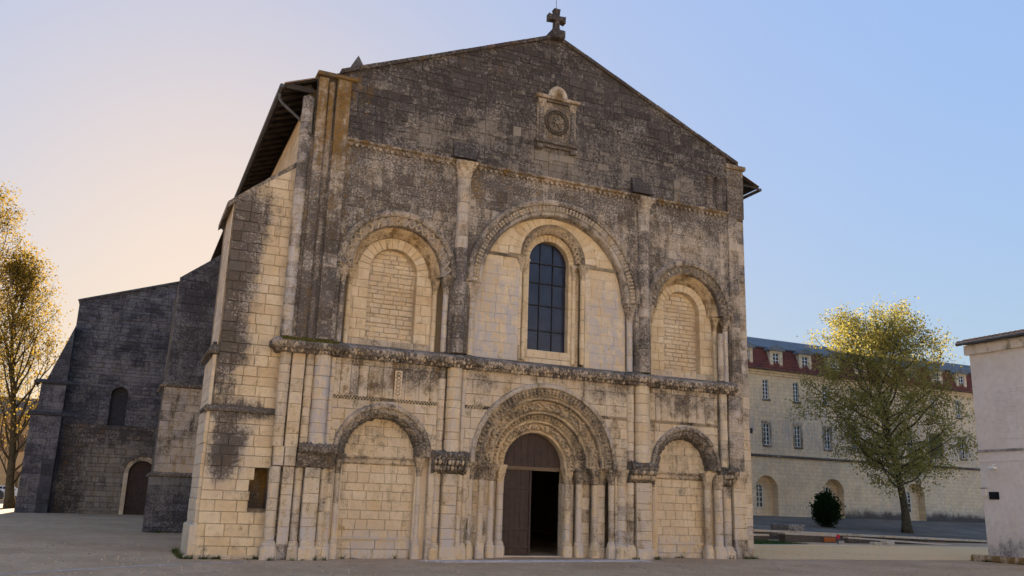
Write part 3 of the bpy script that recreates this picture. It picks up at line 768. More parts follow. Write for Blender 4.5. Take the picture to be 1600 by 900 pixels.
# half columns of the upper storey with capitals, slab hoods over them
def WUC(x, z): return (.64-.20*sm(9.6,10.8,z)+.08*sm(12.4,13.0,z), .16+.2*(1-sm(7,9,z)), .7)
def WUD(x, z): return (.64-.18*sm(11.5,12.5,z), .15, .6)
pilaster('pilaster', 5.36,6.04, .02, .3, 6.72, 9.9, .5, WS(.70,.2,.4)); pilaster('pilaster', 12.78,13.45, .02, .3, 6.72, 9.9, .5, WS(.70,.1,.5))
drum_col('engaged_column', 5.69, .05, .235, 6.72, 13.0, .42, WUC, cap=(12.98,13.58), capw=(.42,.3,.5,.5), capk=1.4)
drum_col('engaged_column', 13.14, .05, .235, 6.72, 12.95, .42, WUD, cap=(12.93,13.55), capw=(.5,.2,.5,.5), capk=1.4)
for xc in (5.62, 13.0):
    mb = MB(); mb.add([(xc-.42,.02,13.72),(xc+.42,.02,13.72),(xc+.42,.02,14.36),(xc-.42,.02,14.36),(xc-.43,-.20,13.72),(xc+.43,-.20,13.72),(xc+.42,-.04,14.34),(xc-.42,-.04,14.34)],
        [(4,5,6,7),(0,4,7,3),(1,2,6,5),(3,7,6,2),(0,1,5,4)], (.82,.1,.35,.2)); mb.build('weathering_slab', 'dark', church)
# right corner cluster
drum_col('engaged_column', 16.02, .22, .12, .55, 2.6, .7, WCL, cap=(2.58,3.2), capw=(.45,.15,.4,.3), capk=1.5, bs=(.1,.6))
drum_col('engaged_column', 16.42, .12, .165, .55, 2.66, .45, WCL, cap=(2.6,3.15), capw=(.5,.1,.4,.4), capk=1.1, bs=(.1,.6))
drum_col('engaged_column', 16.80, .1, .165, .55, 2.72, .42, WCL, bs=(.1,.58)); pilaster('pilaster', 17.04,17.62, -.04, .4, 0, 3.3, .4, WCL, cap=(2.68,3.3), capw=(.42,.2,.4,.5))
pilaster('pilaster', 17.64,17.98, .06, .4, 0, 6.2, .42, WCL)
drum_col('engaged_column', 16.72, .08, .155, 3.42, 6.22, .36, WLOW); pilaster('pilaster', 16.94,17.62, .0, .4, 3.3, 6.7, .46, WS(.52,.06,.7))
pilaster('pilaster', 17.62,18.0, .08, .4, 6.2, 13.4, .46, WS(.50,.1,.6))
drum_col('engaged_column', 16.70, .1, .12, 6.72, 8.6, .42, WS(.4,.1,.6))
pilaster('pilaster', 17.16,17.62, .0, .4, 6.7, 13.5, .46, WS(.58,.26,.5)); 
pilaster('pilaster', 17.14,17.98, -.02, .5, 13.5, 15.62, .4, WS(.74,.3,.4))
for x0 in (16.30,16.78): drum_col('engaged_column', x0, .06, .15, 13.72, 14.85, .3, WS(.72,.12,.4), cap=(14.8,15.1), capw=(.8,.1,.3,.3), capk=1.2, n=10)
pilaster('pilaster', 14.55,14.85, -.02, .2, 13.7, 14.6, .3, WS(.5,.3,.5), mat='dark')
# colonnettes of the upper arches
def colonnette(x, y, r, z0, z1, zc, W, capw, k=1.75): return drum_col('colonnette', x, y, r, z0, z1, .55, W, cap=(z1-.02,zc), capw=capw, capk=k, n=12)
for A in (UL, UR):
    for s in (-1,1):
        colonnette(A[0]+s*1.80, .22, .10, 6.72, 8.75, 9.32, WS(.30 if s > 0 else .52,.05,.9), (.58,.15,.4,.4))
        colonnette(A[0]+s*1.50, .52, .085, 6.72, 8.78, 9.30, WS(.16,.22,.2), (.48,.35,.3,.1))
for s in (-1,1):
    colonnette(UC[0]+s*3.20, .26, .12, 6.72, 8.62, 9.28, WS(.30,.05,.9), (.56,.1,.4,.5))
    colonnette(WC[0]+s*1.30, .50, .10, 6.85, 10.05, 10.60, WS(.12,.2,.2), (.45,.25,.5,.2)); colonnette(WC[0]+s*1.02, .70, .085, 6.85, 10.05, 10.60, WS(.12,.22,.1), (.45,.3,.5,.2))
# colonnettes of the lower blind arches
for A in (AL, AR):
    for s in (-1,1):
        if A is AR and s > 0: continue
        drum_col('colonnette', A[0]+s*1.33, .32, .095, .62, 2.62, .9, WCL, cap=(2.6,3.2), capw=(.55,.1,.3,.4), capk=1.8, n=12, bs=(.1,.64))
# portal jambs: stepped piers with shafts in the angles
for s in (-1,1):
    for a, b, yf in ((2.24,2.62,.50),(1.74,2.14,.78),(1.17,1.62,1.02)):
        x0, x1 = sorted((AP[0]+s*a, AP[0]+s*b))
        pilaster('jamb_pier', x0, x1, yf, 1.35-yf, 0, 2.62, .42, WS(.40 if s > 0 else .44,.18,.5), cap=(2.6,3.15), capw=(.60,.2,.3,.2))
    for o_, y_ in ((2.72,.24),(2.20,.52),(1.71,.80)):
        drum_col('colonnette', AP[0]+s*o_, y_, .115, .62, 2.62, 1.1, WCL, cap=(2.58,3.15), capw=(.58,.22,.3,.2), capk=1.7, n=12, bs=(.12,.64))
    drum_col('engaged_column', AP[0]+s*1.31, .94, .13, .62, 2.62, .5, WCL, cap=(2.58,3.15), capw=(.42,.22,.3,.2), capk=1.3, bs=(.12,.62))

# ---- string course with carved edge
def course(name, pts, prof, w, amp, freq, mat='stone', k=3, step=.02):
    mb = MB(); P = []
    for i in range(len(pts)-1):
        a, b = Vector(pts[i]), Vector(pts[i+1]); L = (b-a).length; n = max(1, int(L/step)); e = (b-a)/L; out = Vector((e.y,-e.x,0))
        for j in range(n): P.append((a+(b-a)*j/n, out, Vector((0,0,1))))
    P.append((Vector(pts[-1]), out, Vector((0,0,1))))
    # mitre: average outward vectors at corners
    Q = []
    for i, (o, e1, e2) in enumerate(P):
        if 0 < i < len(P)-1 and (P[i-1][1]-e1).length > .01:
            m_ = (P[i-1][1]+e1); m_ = m_/m_.dot(e1); Q.append((o, m_, e2))
        else: Q.append((o, e1, e2))
    sweep(mb, Q, subdiv(prof, k), w, amp, freq)
    return mb.build(name, mat, church, smooth=True)
def steps(iv, z, y0, y1, x0, x1):
    pts = [(x0, y0, z)]
    for a, b in iv: pts += [(a,y0,z),(a,y1,z),(b,y1,z),(b,y0,z)]
    return pts+[(x1,y0,z)]
course('string_course', [(-.2,.5,6.2),(-.2,-.10,6.2),(1.66,-.10,6.2),(1.66,.06,6.2)]+steps([(5.10,6.18),(12.40,13.42)],6.2,.06,-.12,1.68,16.5)[0:]+[(16.5,-.06,6.2),(17.2,-.06,6.2)],
       [(-.1,0),(.06,.02),(.10,.10),(.20,.14),(.24,.20),(.24,.34),(.16,.40),(-.25,.54)], (.60,.2,.3,.5), .028, 17)
mb = MB()                                       # moss tufts on the left end of the course
for i in range(240):
    x = random.uniform(-.15,1.6); blob(mb, Vector((x, -.10-random.uniform(0,.2), 6.58+random.uniform(-.04,.05))), (Vector((random.uniform(.04,.09),0,0)), Vector((0,.05,0)), Vector((0,0,random.uniform(.03,.06)))), (.2,0,.5,0), 5, 4, .3)
M['moss'] = simple('moss', (.10,.085,.02), (.055,.06,.018), 8, .95, .05, .6, bs=40)
setp(mb.build('moss_tuft', 'moss', church), kind='stuff')
mb = MB()                                       # carved leaves along the lower edge of the course
def leaf_row(x0, x1, y):
    n = int((x1-x0)/.105)
    for i in range(n):
        x = x0+(x1-x0)*(i+.5)/n
        for k, (dy, dz) in enumerate(((.13,.06),(.20,.17),(.23,.27))):
            xx_ = x+.05*(k%2)+random.uniform(-.02,.02)
            blob(mb, Vector((xx_, y-dy, 6.2+dz+random.uniform(-.015,.015))), (Vector((.043,0,random.uniform(-.035,.035))), Vector((0,-.045*random.uniform(.5,1.2),0)), Vector((random.uniform(-.03,.03),-.015,.055))), (random.choice((.42,.62,.82)),.18,.4,.5), 6, 4, .3)
leaf_row(-.18,1.64,-.10); leaf_row(1.7,5.08,.06); leaf_row(5.1,6.18,-.12); leaf_row(6.2,12.38,.06); leaf_row(12.4,13.42,-.12); leaf_row(13.45,16.48,.06); leaf_row(16.5,17.2,-.06)
mb.build('leaf_frieze', 'stone', church, kind='stuff')
# cornice under the gable with corbels
course('cornice', [(1.4,.08,13.5),(17.2,.08,13.5)], [(-.05,0),(.03,.02),(.05,.08),(.12,.11),(.13,.19),(.02,.22),(-.1,.24)], (.62,.42,.3,.4), .03, 7)
mb = MB()
for i in range(76):
    x = 1.5+15.6*i/76; box(mb, x, x+.09, -.02, .12, 13.43, 13.53, (.55,.4,.4,.4), .015)
mb.build('corbel_row', 'stone', church, kind='stuff')
# base moulding along the foot
for x0, x1, y in ((AL[0]-1.2,AL[0]+1.2,FILLY-.06),(AR[0]-1.2,AR[0]+1.2,FILLY-.06)):
    course('base_moulding', [(x0,y,.58),(x1,y,.58)], [(-.05,0),(.04,.01),(.05,.06),(-.05,.09)], (.25,.05,.5,.8), .01, 8)

# ---- gable coping, apex cross, medallion
def copings(x0, z0, x1, z1, n):
    for i in range(n):
        a, b = i/n, (i+1)/n; xa, xb = x0+(x1-x0)*a, x0+(x1-x0)*b; za, zb = z0+(z1-z0)*a, z0+(z1-z0)*b
        g = .006; p = [(xa+g*np.sign(x1-x0),za),(xb-g*np.sign(x1-x0),zb),(xb-g*np.sign(x1-x0),zb+.16),(xa+g*np.sign(x1-x0),za+.16)]
        r_ = prism(facing(.10), p, -.55, .15+random.uniform(-.01,.01), .02, .004, 0)
        reg('coping_stone', front_wall, r_[0], r_[1], (.8+random.uniform(-.1,.05), .3, .3, .4), 'dark')
copings(1.0, 19.5-GS*8.2, 9.2, 19.5, 13); copings(17.75, 19.5-GS*8.55, 9.2, 19.5, 13)
pil_top = MB(); box(pil_top, .22, 1.60, -.09, .7, 15.76, 15.90, (.8,.6,.2,.3), .03); box(pil_top, 17.08, 18.05, -.12, .7, 15.6, 15.8, (.65,.45,.4,.3), .03)
pil_top.build('corner_capstone', 'stone', church)
mb = MB(); fx = facing(.02)
ap = 19.62
box(mb, 8.93, 9.47, -.22, .36, ap-.22, ap+.16, (.85,.2,.2,.3), .04)
cz = ap+.72
poly = [(-.16,ap+.12),(-.10,ap+.30),(-.085,cz-.10),(-.30,cz-.12),(-.36,cz-.15),(-.36,cz+.15),(-.30,cz+.12),(-.09,cz+.10),(-.11,cz+.34),(-.14,cz+.40),(.14,cz+.40),(.11,cz+.34),(.09,cz+.10),(.30,cz+.12),(.36,cz+.15),(.36,cz-.15),(.30,cz-.12),(.085,cz-.10),(.10,ap+.30),(.16,ap+.12)]
# arms turned a little to the camera as in the photograph
poly = [(9.2+u, v) for u, v in poly][::-1]
r_ = prism(facing(-.02), poly, -.22, .06, .02, .003, 0)
mb.add(r_[0]+[], r_[1], (.82,.3,.3,.3))
n_ = len(poly); mb.add(r_[0][:n_], [tuple(range(n_))[::-1]], (.82,.3,.3,.3))
tube(mb, [Vector((9.2,.09,cz+.3)), Vector((9.2,.09,cz+.95))], [.012,.008], 6, (.9,0,.1,0))
mb.build('gable_cross', 'dark', church)

md = MB(); wl = (.63,.30,.4,.4); wdk = (.78,.2,.3,.4); mx = 9.28
box(md, mx-.82, mx+.82, .0, .2, 15.05, 16.72, wl, .02)
box(md, mx-.86, mx+.86, -.10, .2, 16.70, 16.80, wdk, .02); box(md, mx-.93, mx+.93, -.18, .2, 16.80, 16.94, (.55,.45,.5,.3), .03)
box(md, mx-.90, mx+.90, -.12, .2, 15.00, 15.16, wdk, .03); box(md, mx-.82, mx+.82, -.06, .2, 14.86, 15.00, wdk, .03)
for s in (-1,1): box(md, mx+s*.70-.14, mx+s*.70+.14, -.12, .2, 14.74, 14.92, (.7,.2,.3,.3), .03)
medal = md.build('armorial_niche', 'stone', church)
for s in (-1,1):
    mb = MB(); lathe(mb, mx+s*.66, -.02, [(.11,15.16),(.11,15.24),(.085,15.30),(.08,16.40),(.10,16.44)], 12, (.74,.2,.4,.5)); lathe(mb, mx+s*.66, -.02, [(.08,16.40),(.11,16.5),(.16,16.66),(.17,16.71)], 16, (.6,.3,.6,.4), [0,.3,.8,1], .03, 12); mb.build('niche_column', 'stone', medal)
    mb = MB(); lathe(mb, mx+s*.74, -.02, [(.09,16.94),(.06,17.0),(.09,17.1),(.05,17.25),(.02,17.42)], 8, (.8,.2,.3,.3), [1,0,0,0,0], .03, 10); mb.build('niche_finial', 'stone', medal)
mb = MB()
for k in range(40):                              # wreath of leaves round a rosette
    a = 2*PI*k/40
    for q in (-.045,.045):
        c = Vector((mx+(.43+q)*math.cos(a), -.04, 15.93+(.43+q)*math.sin(a))); blob(mb, c, (Vector((-math.sin(a),0,math.cos(a)))*.05, Vector((math.cos(a),0,math.sin(a)))*.045, Vector((0,-.06,0))), (.78,.05,.2,.3), 6, 4, .2)
for k in range(6):
    a = 2*PI*k/6
    blob(mb, Vector((mx+.17*math.cos(a), -.02, 15.93+.17*math.sin(a))), (Vector((math.cos(a),0,math.sin(a)))*.13, Vector((-math.sin(a),0,math.cos(a)))*.05, Vector((0,-.06,0))), (.7,.1,.3,.4), 6, 4, .2)
blob(mb, Vector((mx,-.04,15.93)), (Vector((.1,0,0)),Vector((0,0,.1)),Vector((0,-.08,0))), (.6,.1,.3,.4))
mb.build('wreath', 'stone', medal)
mb = MB()
lathe_prof = [(.46,16.94),(.44,17.1),(.36,17.25),(.22,17.42),(.16,17.5),(.10,17.6),(.05,17.75)]
V = []
for i in range(13):
    a = PI*i/12
    for rr, yy in ((.40,-.10),(.28,-.14),(.16,-.08)): V.append((mx+rr*math.cos(a), yy, 16.94+rr*1.15*math.sin(a)))
mb.add(V+[(mx,-.06,16.95)], [(i*3+j,i*3+j+1,(i+1)*3+j+1,(i+1)*3+j) for i in range(12) for j in range(2)]+[((i)*3+2,39,(i+1)*3+2) for i in range(12)], (.42,.3,.5,.4))
V = [];
for i in range(13):
    a = PI*i/12
    for yy in (-.10,.12): V.append((mx+.40*math.cos(a), yy, 16.94+.46*math.sin(a)))
mb.add(V, [(i*2,i*2+1,i*2+3,i*2+2) for i in range(12)], (.5,.3,.4,.4))
lathe(mb, mx, .0, [(.10,17.38),(.06,17.46),(.09,17.55),(.03,17.70)], 8, (.8,.2,.3,.3))
mb.build('shell_crest', 'stone', medal)

# ---- portal door
DY = 1.22
mb = MB(); box(mb, AP[0]-1.25, AP[0]+1.25, DY-.04, DY+.10, 3.02, 3.14, tint()); M['oak'] = simple('worn_oak_beam', (.16,.115,.075), (.12,.085,.055), 6, .7, .2, .2); door = mb.build('portal_door', 'oak', church)
for i in range(9):                               # lunette boards
    x0 = AP[0]-1.2+2.4*i/9; x1 = x0+2.4/9; mb = MB(); box(mb, x0+.004, x1-.004, DY+.02, DY+.06+.004*(i%2), 3.14, 3.14+math.sqrt(max(1.25**2-min(abs(x0-AP[0]),abs(x1-AP[0]))**2,.02)), tint()); mb.build('board', 'wood', door)
zb = gz(AP[0],1.2)
for i in range(6):                               # closed leaf
    x0 = AP[0]-1.19+1.19*i/6; mb = MB(); box(mb, x0+.004, x0+1.19/6-.004, DY+.02+.003*(i%2), DY+.07, zb, 3.02, tint(), .006); mb.build('board', 'wood', door)
mb = MB()
for z in (.35,.95,2.35): box(mb, AP[0]-1.17, AP[0]-.02, DY-.012, DY+.015, z, z+.09, tint(), .008)
box(mb, AP[0]-.06, AP[0]+.01, DY-.03, DY+.08, zb, 3.02, tint(), .01)
mb.build('rail', 'wood', door)
mb = MB(); box(mb, AP[0]+1.24, AP[0]+2.40, 1.42, 1.48, zb, 3.0, tint(), .01); mb.build('open_leaf', 'wood', door)
mb = MB(); box(mb, AP[0]-1.3, AP[0]+1.3, .9, DY+.2, -.3, zb-.002+.03, (.2,.1,.6,.6), .01); mb.build('threshold', 'stone', church)

# ---- nave walls, roof, eaves
NL = 34.
nf = westside(.12)
mb = MB(); wn = (.3,.1,.5,.3)
core_wall(mb, nf, -.3, 15.2, -NL, -.4, [], -.02, wn, .6)
mb.add([(17.9,.4,-.3),(17.9,NL,-.3),(17.9,NL,15.2),(17.9,.4,15.2)], [(0,1,2,3)], wn)
# inner back of the front wall, round the door only the opening is left free
core_wall(mb, Frame((0,1.36,0),(1,0,0)), -.3, 6.6, .12, 17.9, [arch_fn(AP[0],AP[1],1.2)], 0, wn, .3)
core_wall(mb, Frame((0,1.1,0),(1,0,0)), 6.6, 19.5, .12, 17.9, [arch_fn(*WC)], 0, wn, .4, gclip)
mb.add([(.12,1.1,6.6),(17.9,1.1,6.6),(17.9,1.36,6.6),(.12,1.36,6.6)], [(0,1,2,3)], wn)
nave_wall = mb.build('nave_wall', 'mortar', church)
WN = lambda u, z: (.26+blobs(u, z, [(-2,14,3,1,.05)]), .12, .25)
ashlar(nave_wall, 'nave_stone', nf, courses(5.5, 15.0, -13.8, -.45, .33), [], (.4,.8), WN, proud=.02)
ER = 15.22                                       # eaves height
def roof_plane(mb, xe, ze, xr, zr, y0, y1, th, w):
    mb.add([(xe,y0,ze),(xr,y0,zr),(xr,y1,zr),(xe,y1,ze),(xe,y0,ze+th),(xr,y0,zr+th),(xr,y1,zr+th),(xe,y1,ze+th)],
           [(0,1,2,3),(4,7,6,5),(0,4,5,1),(3,2,6,7),(0,3,7,4),(1,5,6,2)] if xe < xr else [(3,2,1,0),(5,6,7,4),(1,5,4,0),(7,6,2,3),(4,7,3,0),(2,6,5,1)], w)
mb = MB(); ze = ER; sl = (19.35-ER)/(9.2+.78)
roof_plane(mb, -.78, ze, 9.2, 19.35, .28, NL, .05, tint()); roof_plane(mb, 19.0, 15.15, 9.2, 19.35, .28, NL, .05, tint())
nave_roof = mb.build('nave_roof', 'eave_wood', church)
mb = MB()
for s, xe, zE in ((1,-.80,ER),(-1,19.02,15.15)):       # canal tile rows
    for i in range(int((NL-.3)/.24)):
        y = .32+.24*i; V = []; F = []; k = 5
        e = Vector((9.2,y,19.40))-Vector((xe,y,zE+.05))
        for q in (0,1):
            o = Vector((xe,y,zE+.05))+e*q
            for j in range(k+1):
                a = PI*j/k; V.append(o+Vector((0,.10*math.cos(a),.085*math.sin(a))))
        F = [(j,j+1,k+2+j,k+1+j) for j in range(k)]+[tuple(range(k+1))]
        mb.add(V, F, tint())
setp(mb.build('roof_tile_row', 'tile', nave_roof), kind='stuff')
mb = MB()
ends = MB()
for i in range(26):                               # rafters under the left eaves
    y = .5+.62*i; r_ = MB()
    V = [(-.76,y,ze-.02),(.15,y,ze+.91*sl-.02),(.15,y+.10,ze+.91*sl-.02),(-.76,y+.10,ze-.02),(-.76,y,ze-.12),(.15,y,ze+.91*sl-.16),(.15,y+.10,ze+.91*sl-.16),(-.76,y+.10,ze-.12)]
    r_.add(V, [(0,3,2,1),(4,5,6,7),(0,1,5,4),(2,3,7,6),(0,4,7,3),(1,2,6,5)], tint()); r_.build('rafter', 'eave_wood', nave_roof)
for bx in ((-.80,-.74,.26,18,ze-.06,ze+.07),(-.73,.20,.24,.30,ze-.08,ze+.10),(18.0,19.0,.24,.30,15.1,15.2)): mb = MB(); box(mb, *bx, tint()); mb.build('fascia', 'eave_wood', nave_roof)
mb = MB(); tube(mb, [Vector((-.88,.25,ze-.02)), Vector((-.88,18,ze-.06))], [.075,.075], 8); mb.build('gutter', 'zinc', nave_roof); mb = MB(); tube(mb, [Vector((19.1,.25,15.1)), Vector((19.1,18,15.06))], [.075,.075], 8); mb.build('gutter', 'zinc', nave_roof)
mb = MB(); tube(mb, [Vector((-.86,.8,ze-.05)),Vector((-.84,.8,ze-.28)),Vector((-.74,.78,ze-.42)),Vector((-.1,.6,ze-.98)),Vector((.04,.58,ze-1.15))], [.05]*5, 8); mb.build('downpipe', 'zinc', nave_roof)
# pinnacle of the crossing turret rising behind the gable
mb = MB(); c = Vector((3.15,7.5,0)); lathe(mb, c.x, c.y, [(.42,16.2),(.42,19.8),(.46,19.9),(.46,20.0),(.32,20.3),(.16,20.6),(.0,20.9)], 8, (.6,.1,.4,.5)); mb.build('pinnacle', 'stone', church)

# ---- big corner buttress on the left with raking top
BX0, BX1, BY = -1.95, -.02, .42
fb = facing(BY)
def WB(x, z):
    d = .18+blobs(x, z, [(-1.75,8.4,.82,3.3,.80),(-1.3,10.6,1.0,1.1,.30),(-1.40,3.05,.42,.85,1.25),(-.25,3.4,.22,1.2,.32),(-.35,1.6,.35,.5,.35),(-1.2,4.3,1.2,.2,.4),(-1.4,.2,1.5,.25,.3),(-1.75,6.3,.5,1.2,.3)])
    return (d, .14+blobs(x, z, [(-.3,2.2,.25,.5,.25)]), .15+blobs(x, z, [(-1.35,3.1,.5,.9,.7)]))
top = [(-.79,1,12.55)]                           # v - .79 u <= 12.55
mb = MB(); core_wall(mb, fb, -.3, 1.45, BX0, BX1, [], .0, (.5,.1,.4,.3), .4, top); core_wall(mb, fb, 2.75, 12.6, BX0, BX1, [], .0, (.5,.1,.4,.3), .4, top)
core_wall(mb, fb, 1.45, 2.75, BX0, -.60, [], .0, (.5,.1,.4,.3), .4)
V = [(BX0,BY,-.3),(BX0,3.2,-.3),(BX0,3.2,12.55+.79*BX0),(BX0,BY,12.55+.79*BX0),(BX1,BY,12.55+.79*BX1),(BX1,3.2,12.55+.79*BX1)]
mb.add(V, [(0,3,2,1),(3,4,5,2)], (.4,.1,.4,.3))
butt = mb.build('buttress', 'mortar', church)
hole = [(-.72,-.14,1.5,2.72)]
rows = courses(.0, 4.28, BX0, BX1, .325); 
# irregular niche broken into the buttress
def butt_rows(rows):
    for r_ in rows:
        zc = (r_[0]+r_[1])/2
        if 1.45 < zc < 2.75:
            lim = -.62+.06*random.random()-.0*zc if zc < 2.4 else -.48
            yield (r_[0], r_[1], r_[2], lim); 
        else: yield r_
ashlar(butt, 'stone_block', fb, list(butt_rows(rows)), [], (.45,.75), WB, proud=.07, d0=-.15)
ashlar(butt, 'stone_block', fb, courses(4.46, 12.6, BX0+.05, BX1, .33), [], (.40,.72), WB, proud=.05, d0=-.15, clips=top)
fbl = westside(BX0-.0)
WBL = lambda u, z: (.20, .12, .6)
ashlar(butt, 'stone_block', fbl, courses(0, 6.0, -3.1, -BY, .33), [], (.5,.9), WBL, proud=.10, d0=-.1)
ashlar(butt, 'stone_block', fbl, courses(6.3, 10.9, -2.4, -BY, .33), [], (.5,.9), WBL, proud=.02, d0=-.1)
mb = MB(); nb = BY+.55                           # hollow broken into the masonry, ochre above and sooty below
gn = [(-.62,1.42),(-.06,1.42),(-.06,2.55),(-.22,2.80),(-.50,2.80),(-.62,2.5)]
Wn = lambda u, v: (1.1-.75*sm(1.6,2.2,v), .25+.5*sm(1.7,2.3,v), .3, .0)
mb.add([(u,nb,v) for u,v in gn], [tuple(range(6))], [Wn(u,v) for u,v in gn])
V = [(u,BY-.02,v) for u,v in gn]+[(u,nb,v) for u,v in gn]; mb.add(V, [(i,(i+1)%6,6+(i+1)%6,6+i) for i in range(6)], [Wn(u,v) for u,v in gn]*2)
mb.build('broken_niche', 'stone', church)
course('buttress_course', [(BX0-.16,1.6,4.26),(BX0-.16,BY-.07,4.26),(BX1,BY-.07,4.26)], [(0,0),(.05,.02),(.07,.09),(-.02,.20)], (.72,.15,.3,.4), .015, 6)
course('buttress_course', [(BX0-.16,3.0,5.98),(BX0-.16,BY-.01,5.98),(BX0+.05,BY-.01,5.98)], [(0,0),(.10,.03),(.12,.14),(-.12,.42)], (.80,.1,.3,.3), .04, 8)
mb = MB(); box(mb, BX0-.2, BX0+.12, BY-.06, 3.0, -.3, .95, (.25,.15,.5,.5), .04); box(mb, BX0-.3, BX1, BY-.16, BY+.1, -.3, .10, (.45,.1,.4,.4), .04); mb.build('buttress_plinth', 'stone', church)
mb = MB(); zt = 12.55+.79*BX0                    # sloping cap stones
V = [(BX0-.2,BY-.04,zt-.30),(BX0-.2,3.2,zt-.30),(BX1,3.2,12.60+.79*BX1),(BX1,BY-.04,12.60+.79*BX1),(BX0-.2,BY-.04,zt-.10),(BX0-.2,3.2,zt-.10),(BX1,3.2,12.75+.79*BX1),(BX1,BY-.04,12.75+.79*BX1)]
mb.add(V, [(0,1,2,3),(4,7,6,5),(0,3,7,4),(1,5,6,2),(0,4,5,1)], (.62,.15,.3,.4)); mb.build('buttress_cap', 'stone', church)

# ---- second buttress farther back
mb = MB(); B2 = 14.; wb2 = (.62,.1,.3,.4)
f2 = facing(B2)
def WB2(x, z): return (.55+.12*sm(5.6,6.8,z)-.30*math.exp(-((z-4.3)/1.5)**2)+.1*(1-sm(1,2.6,z)), .1, .4)
mb.add([(-2.85,B2,-.3),(.1,B2,-.3),(.1,B2,13.6),(-1.3,B2,12.55),(-2.75,B2,11.35)], [(0,1,2,3,4)], wb2)
mb.add([(-2.85,B2,-.3),(-2.75,B2,11.35),(-2.75,17.5,11.35),(-2.85,17.5,-.3)], [(0,1,2,3)], wb2)
mb.add([(-2.75,B2,11.35),(-1.3,B2,12.55),(-1.3,17.5,12.55),(-2.75,17.5,11.35)], [(0,1,2,3)], wb2); mb.add([(-1.3,B2,12.55),(.1,B2,13.6),(.1,17.5,13.6),(-1.3,17.5,12.55)], [(0,1,2,3)], wb2)
b2 = mb.build('buttress', 'mortar', church)
cl2 = [(-.80,1,13.62)]
ashlar(b2, 'rear_stone', f2, courses(0,2.5,-3.0,.1,.36), [], (.5,.9), WB2, proud=.10, mat='rear')
ashlar(b2, 'rear_stone', f2, courses(2.7,6.4,-2.85,.1,.36), [], (.5,.9), lambda x, z: (.50-.10*sm(-2.2,-.6,x),.15,.8), proud=.05, mat='stone')
ashlar(b2, 'rear_stone', f2, courses(6.6,13.5,-2.78,.1,.36), [], (.5,.9), WB2, proud=.03, mat='rear', clips=cl2)
course('buttress_course', [(-2.9,17,6.38),(-2.9,B2-.05,6.38),(.1,B2-.05,6.38)], [(0,0),(.10,.02),(.12,.12),(-.04,.26)], (.75,.05,.3,.3), .02, 5, step=.1); course('buttress_course', [(-2.95,17,2.5),(-2.95,B2-.1,2.5),(.1,B2-.1,2.5)], [(0,0),(.06,.02),(.08,.10),(-.06,.22)], (.75,.05,.3,.3), .02, 5, step=.1)

# ---- transept
TYY = 34.; f3 = facing(TYY)
TD = arch_fn(-2.82, 3.0, .78); TW = arch_fn(-4.72, 7.85, .50)
ttop = [(-.335,1,13.82+.335*7.8)]
mb = MB(); wt = (.62,.05,.3,.5)
core_wall(mb, f3, -.3, 5.6, -9.4, .2, [TD], 0, wt, .5); core_wall(mb, f3, 5.6, 16.4, -7.85, .2, [TW], 0, wt, .3, ttop)
mb.add([(-7.85,TYY,-.3),(-7.85,TYY,13.85),(-7.85,46,13.85),(-7.85,46,-.3)], [(0,1,2,3)], wt)
mb.add([(-7.95,TYY-.15,13.75),(.2,TYY-.15,16.5),(.2,46,16.5),(-7.95,46,13.75)], [(0,1,2,3)], wt); mb.add([(-7.95,TYY-.15,13.62),(.2,TYY-.15,16.37),(.2,TYY-.15,16.5),(-7.95,TYY-.15,13.75)], [(0,1,2,3)], wt)
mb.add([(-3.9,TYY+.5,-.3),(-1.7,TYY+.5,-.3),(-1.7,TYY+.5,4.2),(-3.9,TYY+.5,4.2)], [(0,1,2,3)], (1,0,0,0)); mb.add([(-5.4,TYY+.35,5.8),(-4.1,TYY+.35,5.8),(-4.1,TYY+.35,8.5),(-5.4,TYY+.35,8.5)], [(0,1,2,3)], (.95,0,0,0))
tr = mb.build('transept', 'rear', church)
def WT(x, z): return (.62-.34*(1-sm(3.2,6.0,z))*sm(-7.5,-6.4,x)-.10*math.exp(-((z-9.5)/1.)**2)+.14*sm(-6.3,-7.8,x), .10+.25*math.exp(-((x+5)/1.5)**2-((z-9.4)/.5)**2), .6)
ashlar(tr, 'transept_stone', f3, courses(.3, 5.9, -7.6, .1, .30, .25), [arch_fn(-2.82,3.0,1.05)], (.35,.9), lambda x, z: (.78-.42*sm(-7.0,-5.6,x)*(1-sm(3.8,5.8,z)), .28, .4), proud=.04, mat='dark', dv=.03, ch=.03)
ashlar(tr, 'transept_stone', f3, courses(5.9, 16.3, -7.85, .1, .26, .25), [TW], (.28,.75), WT, proud=.04, mat='rear', clips=ttop, dv=.03, ch=.03)
ring(tr, f3, -2.82, 3.0, .78, 1.06, -.3, .06, 11, (.45,.1,.4)); ring(tr, f3, -2.82, 3.0, 1.06, 1.32, -.1, .14, 9, (.72,.05,.4))
ring(tr, f3, -4.72, 7.85, .50, .72, -.2, .06, 7, (.7,.05,.4), mat='rear')
for s in (-1,1):
    a, b = sorted((-2.82+s*.78, -2.82+s*1.05)); ashlar(tr, 'transept_stone', f3, courses(.3,3.0,a,b,.4), [], (.3,.4), lambda x, z: (.3,.1,.4), proud=.05, d0=-.4)
mb = MB(); box(mb, -3.62,-2.02,TYY+.30,TYY+.36,.2,3.0,tint()); 
for i in range(6): box(mb, -3.62+.267*i,-3.62+.267*i+.26,TYY+.27,TYY+.31,.2,3.75,tint())
mb.build('side_door', 'wood', church)
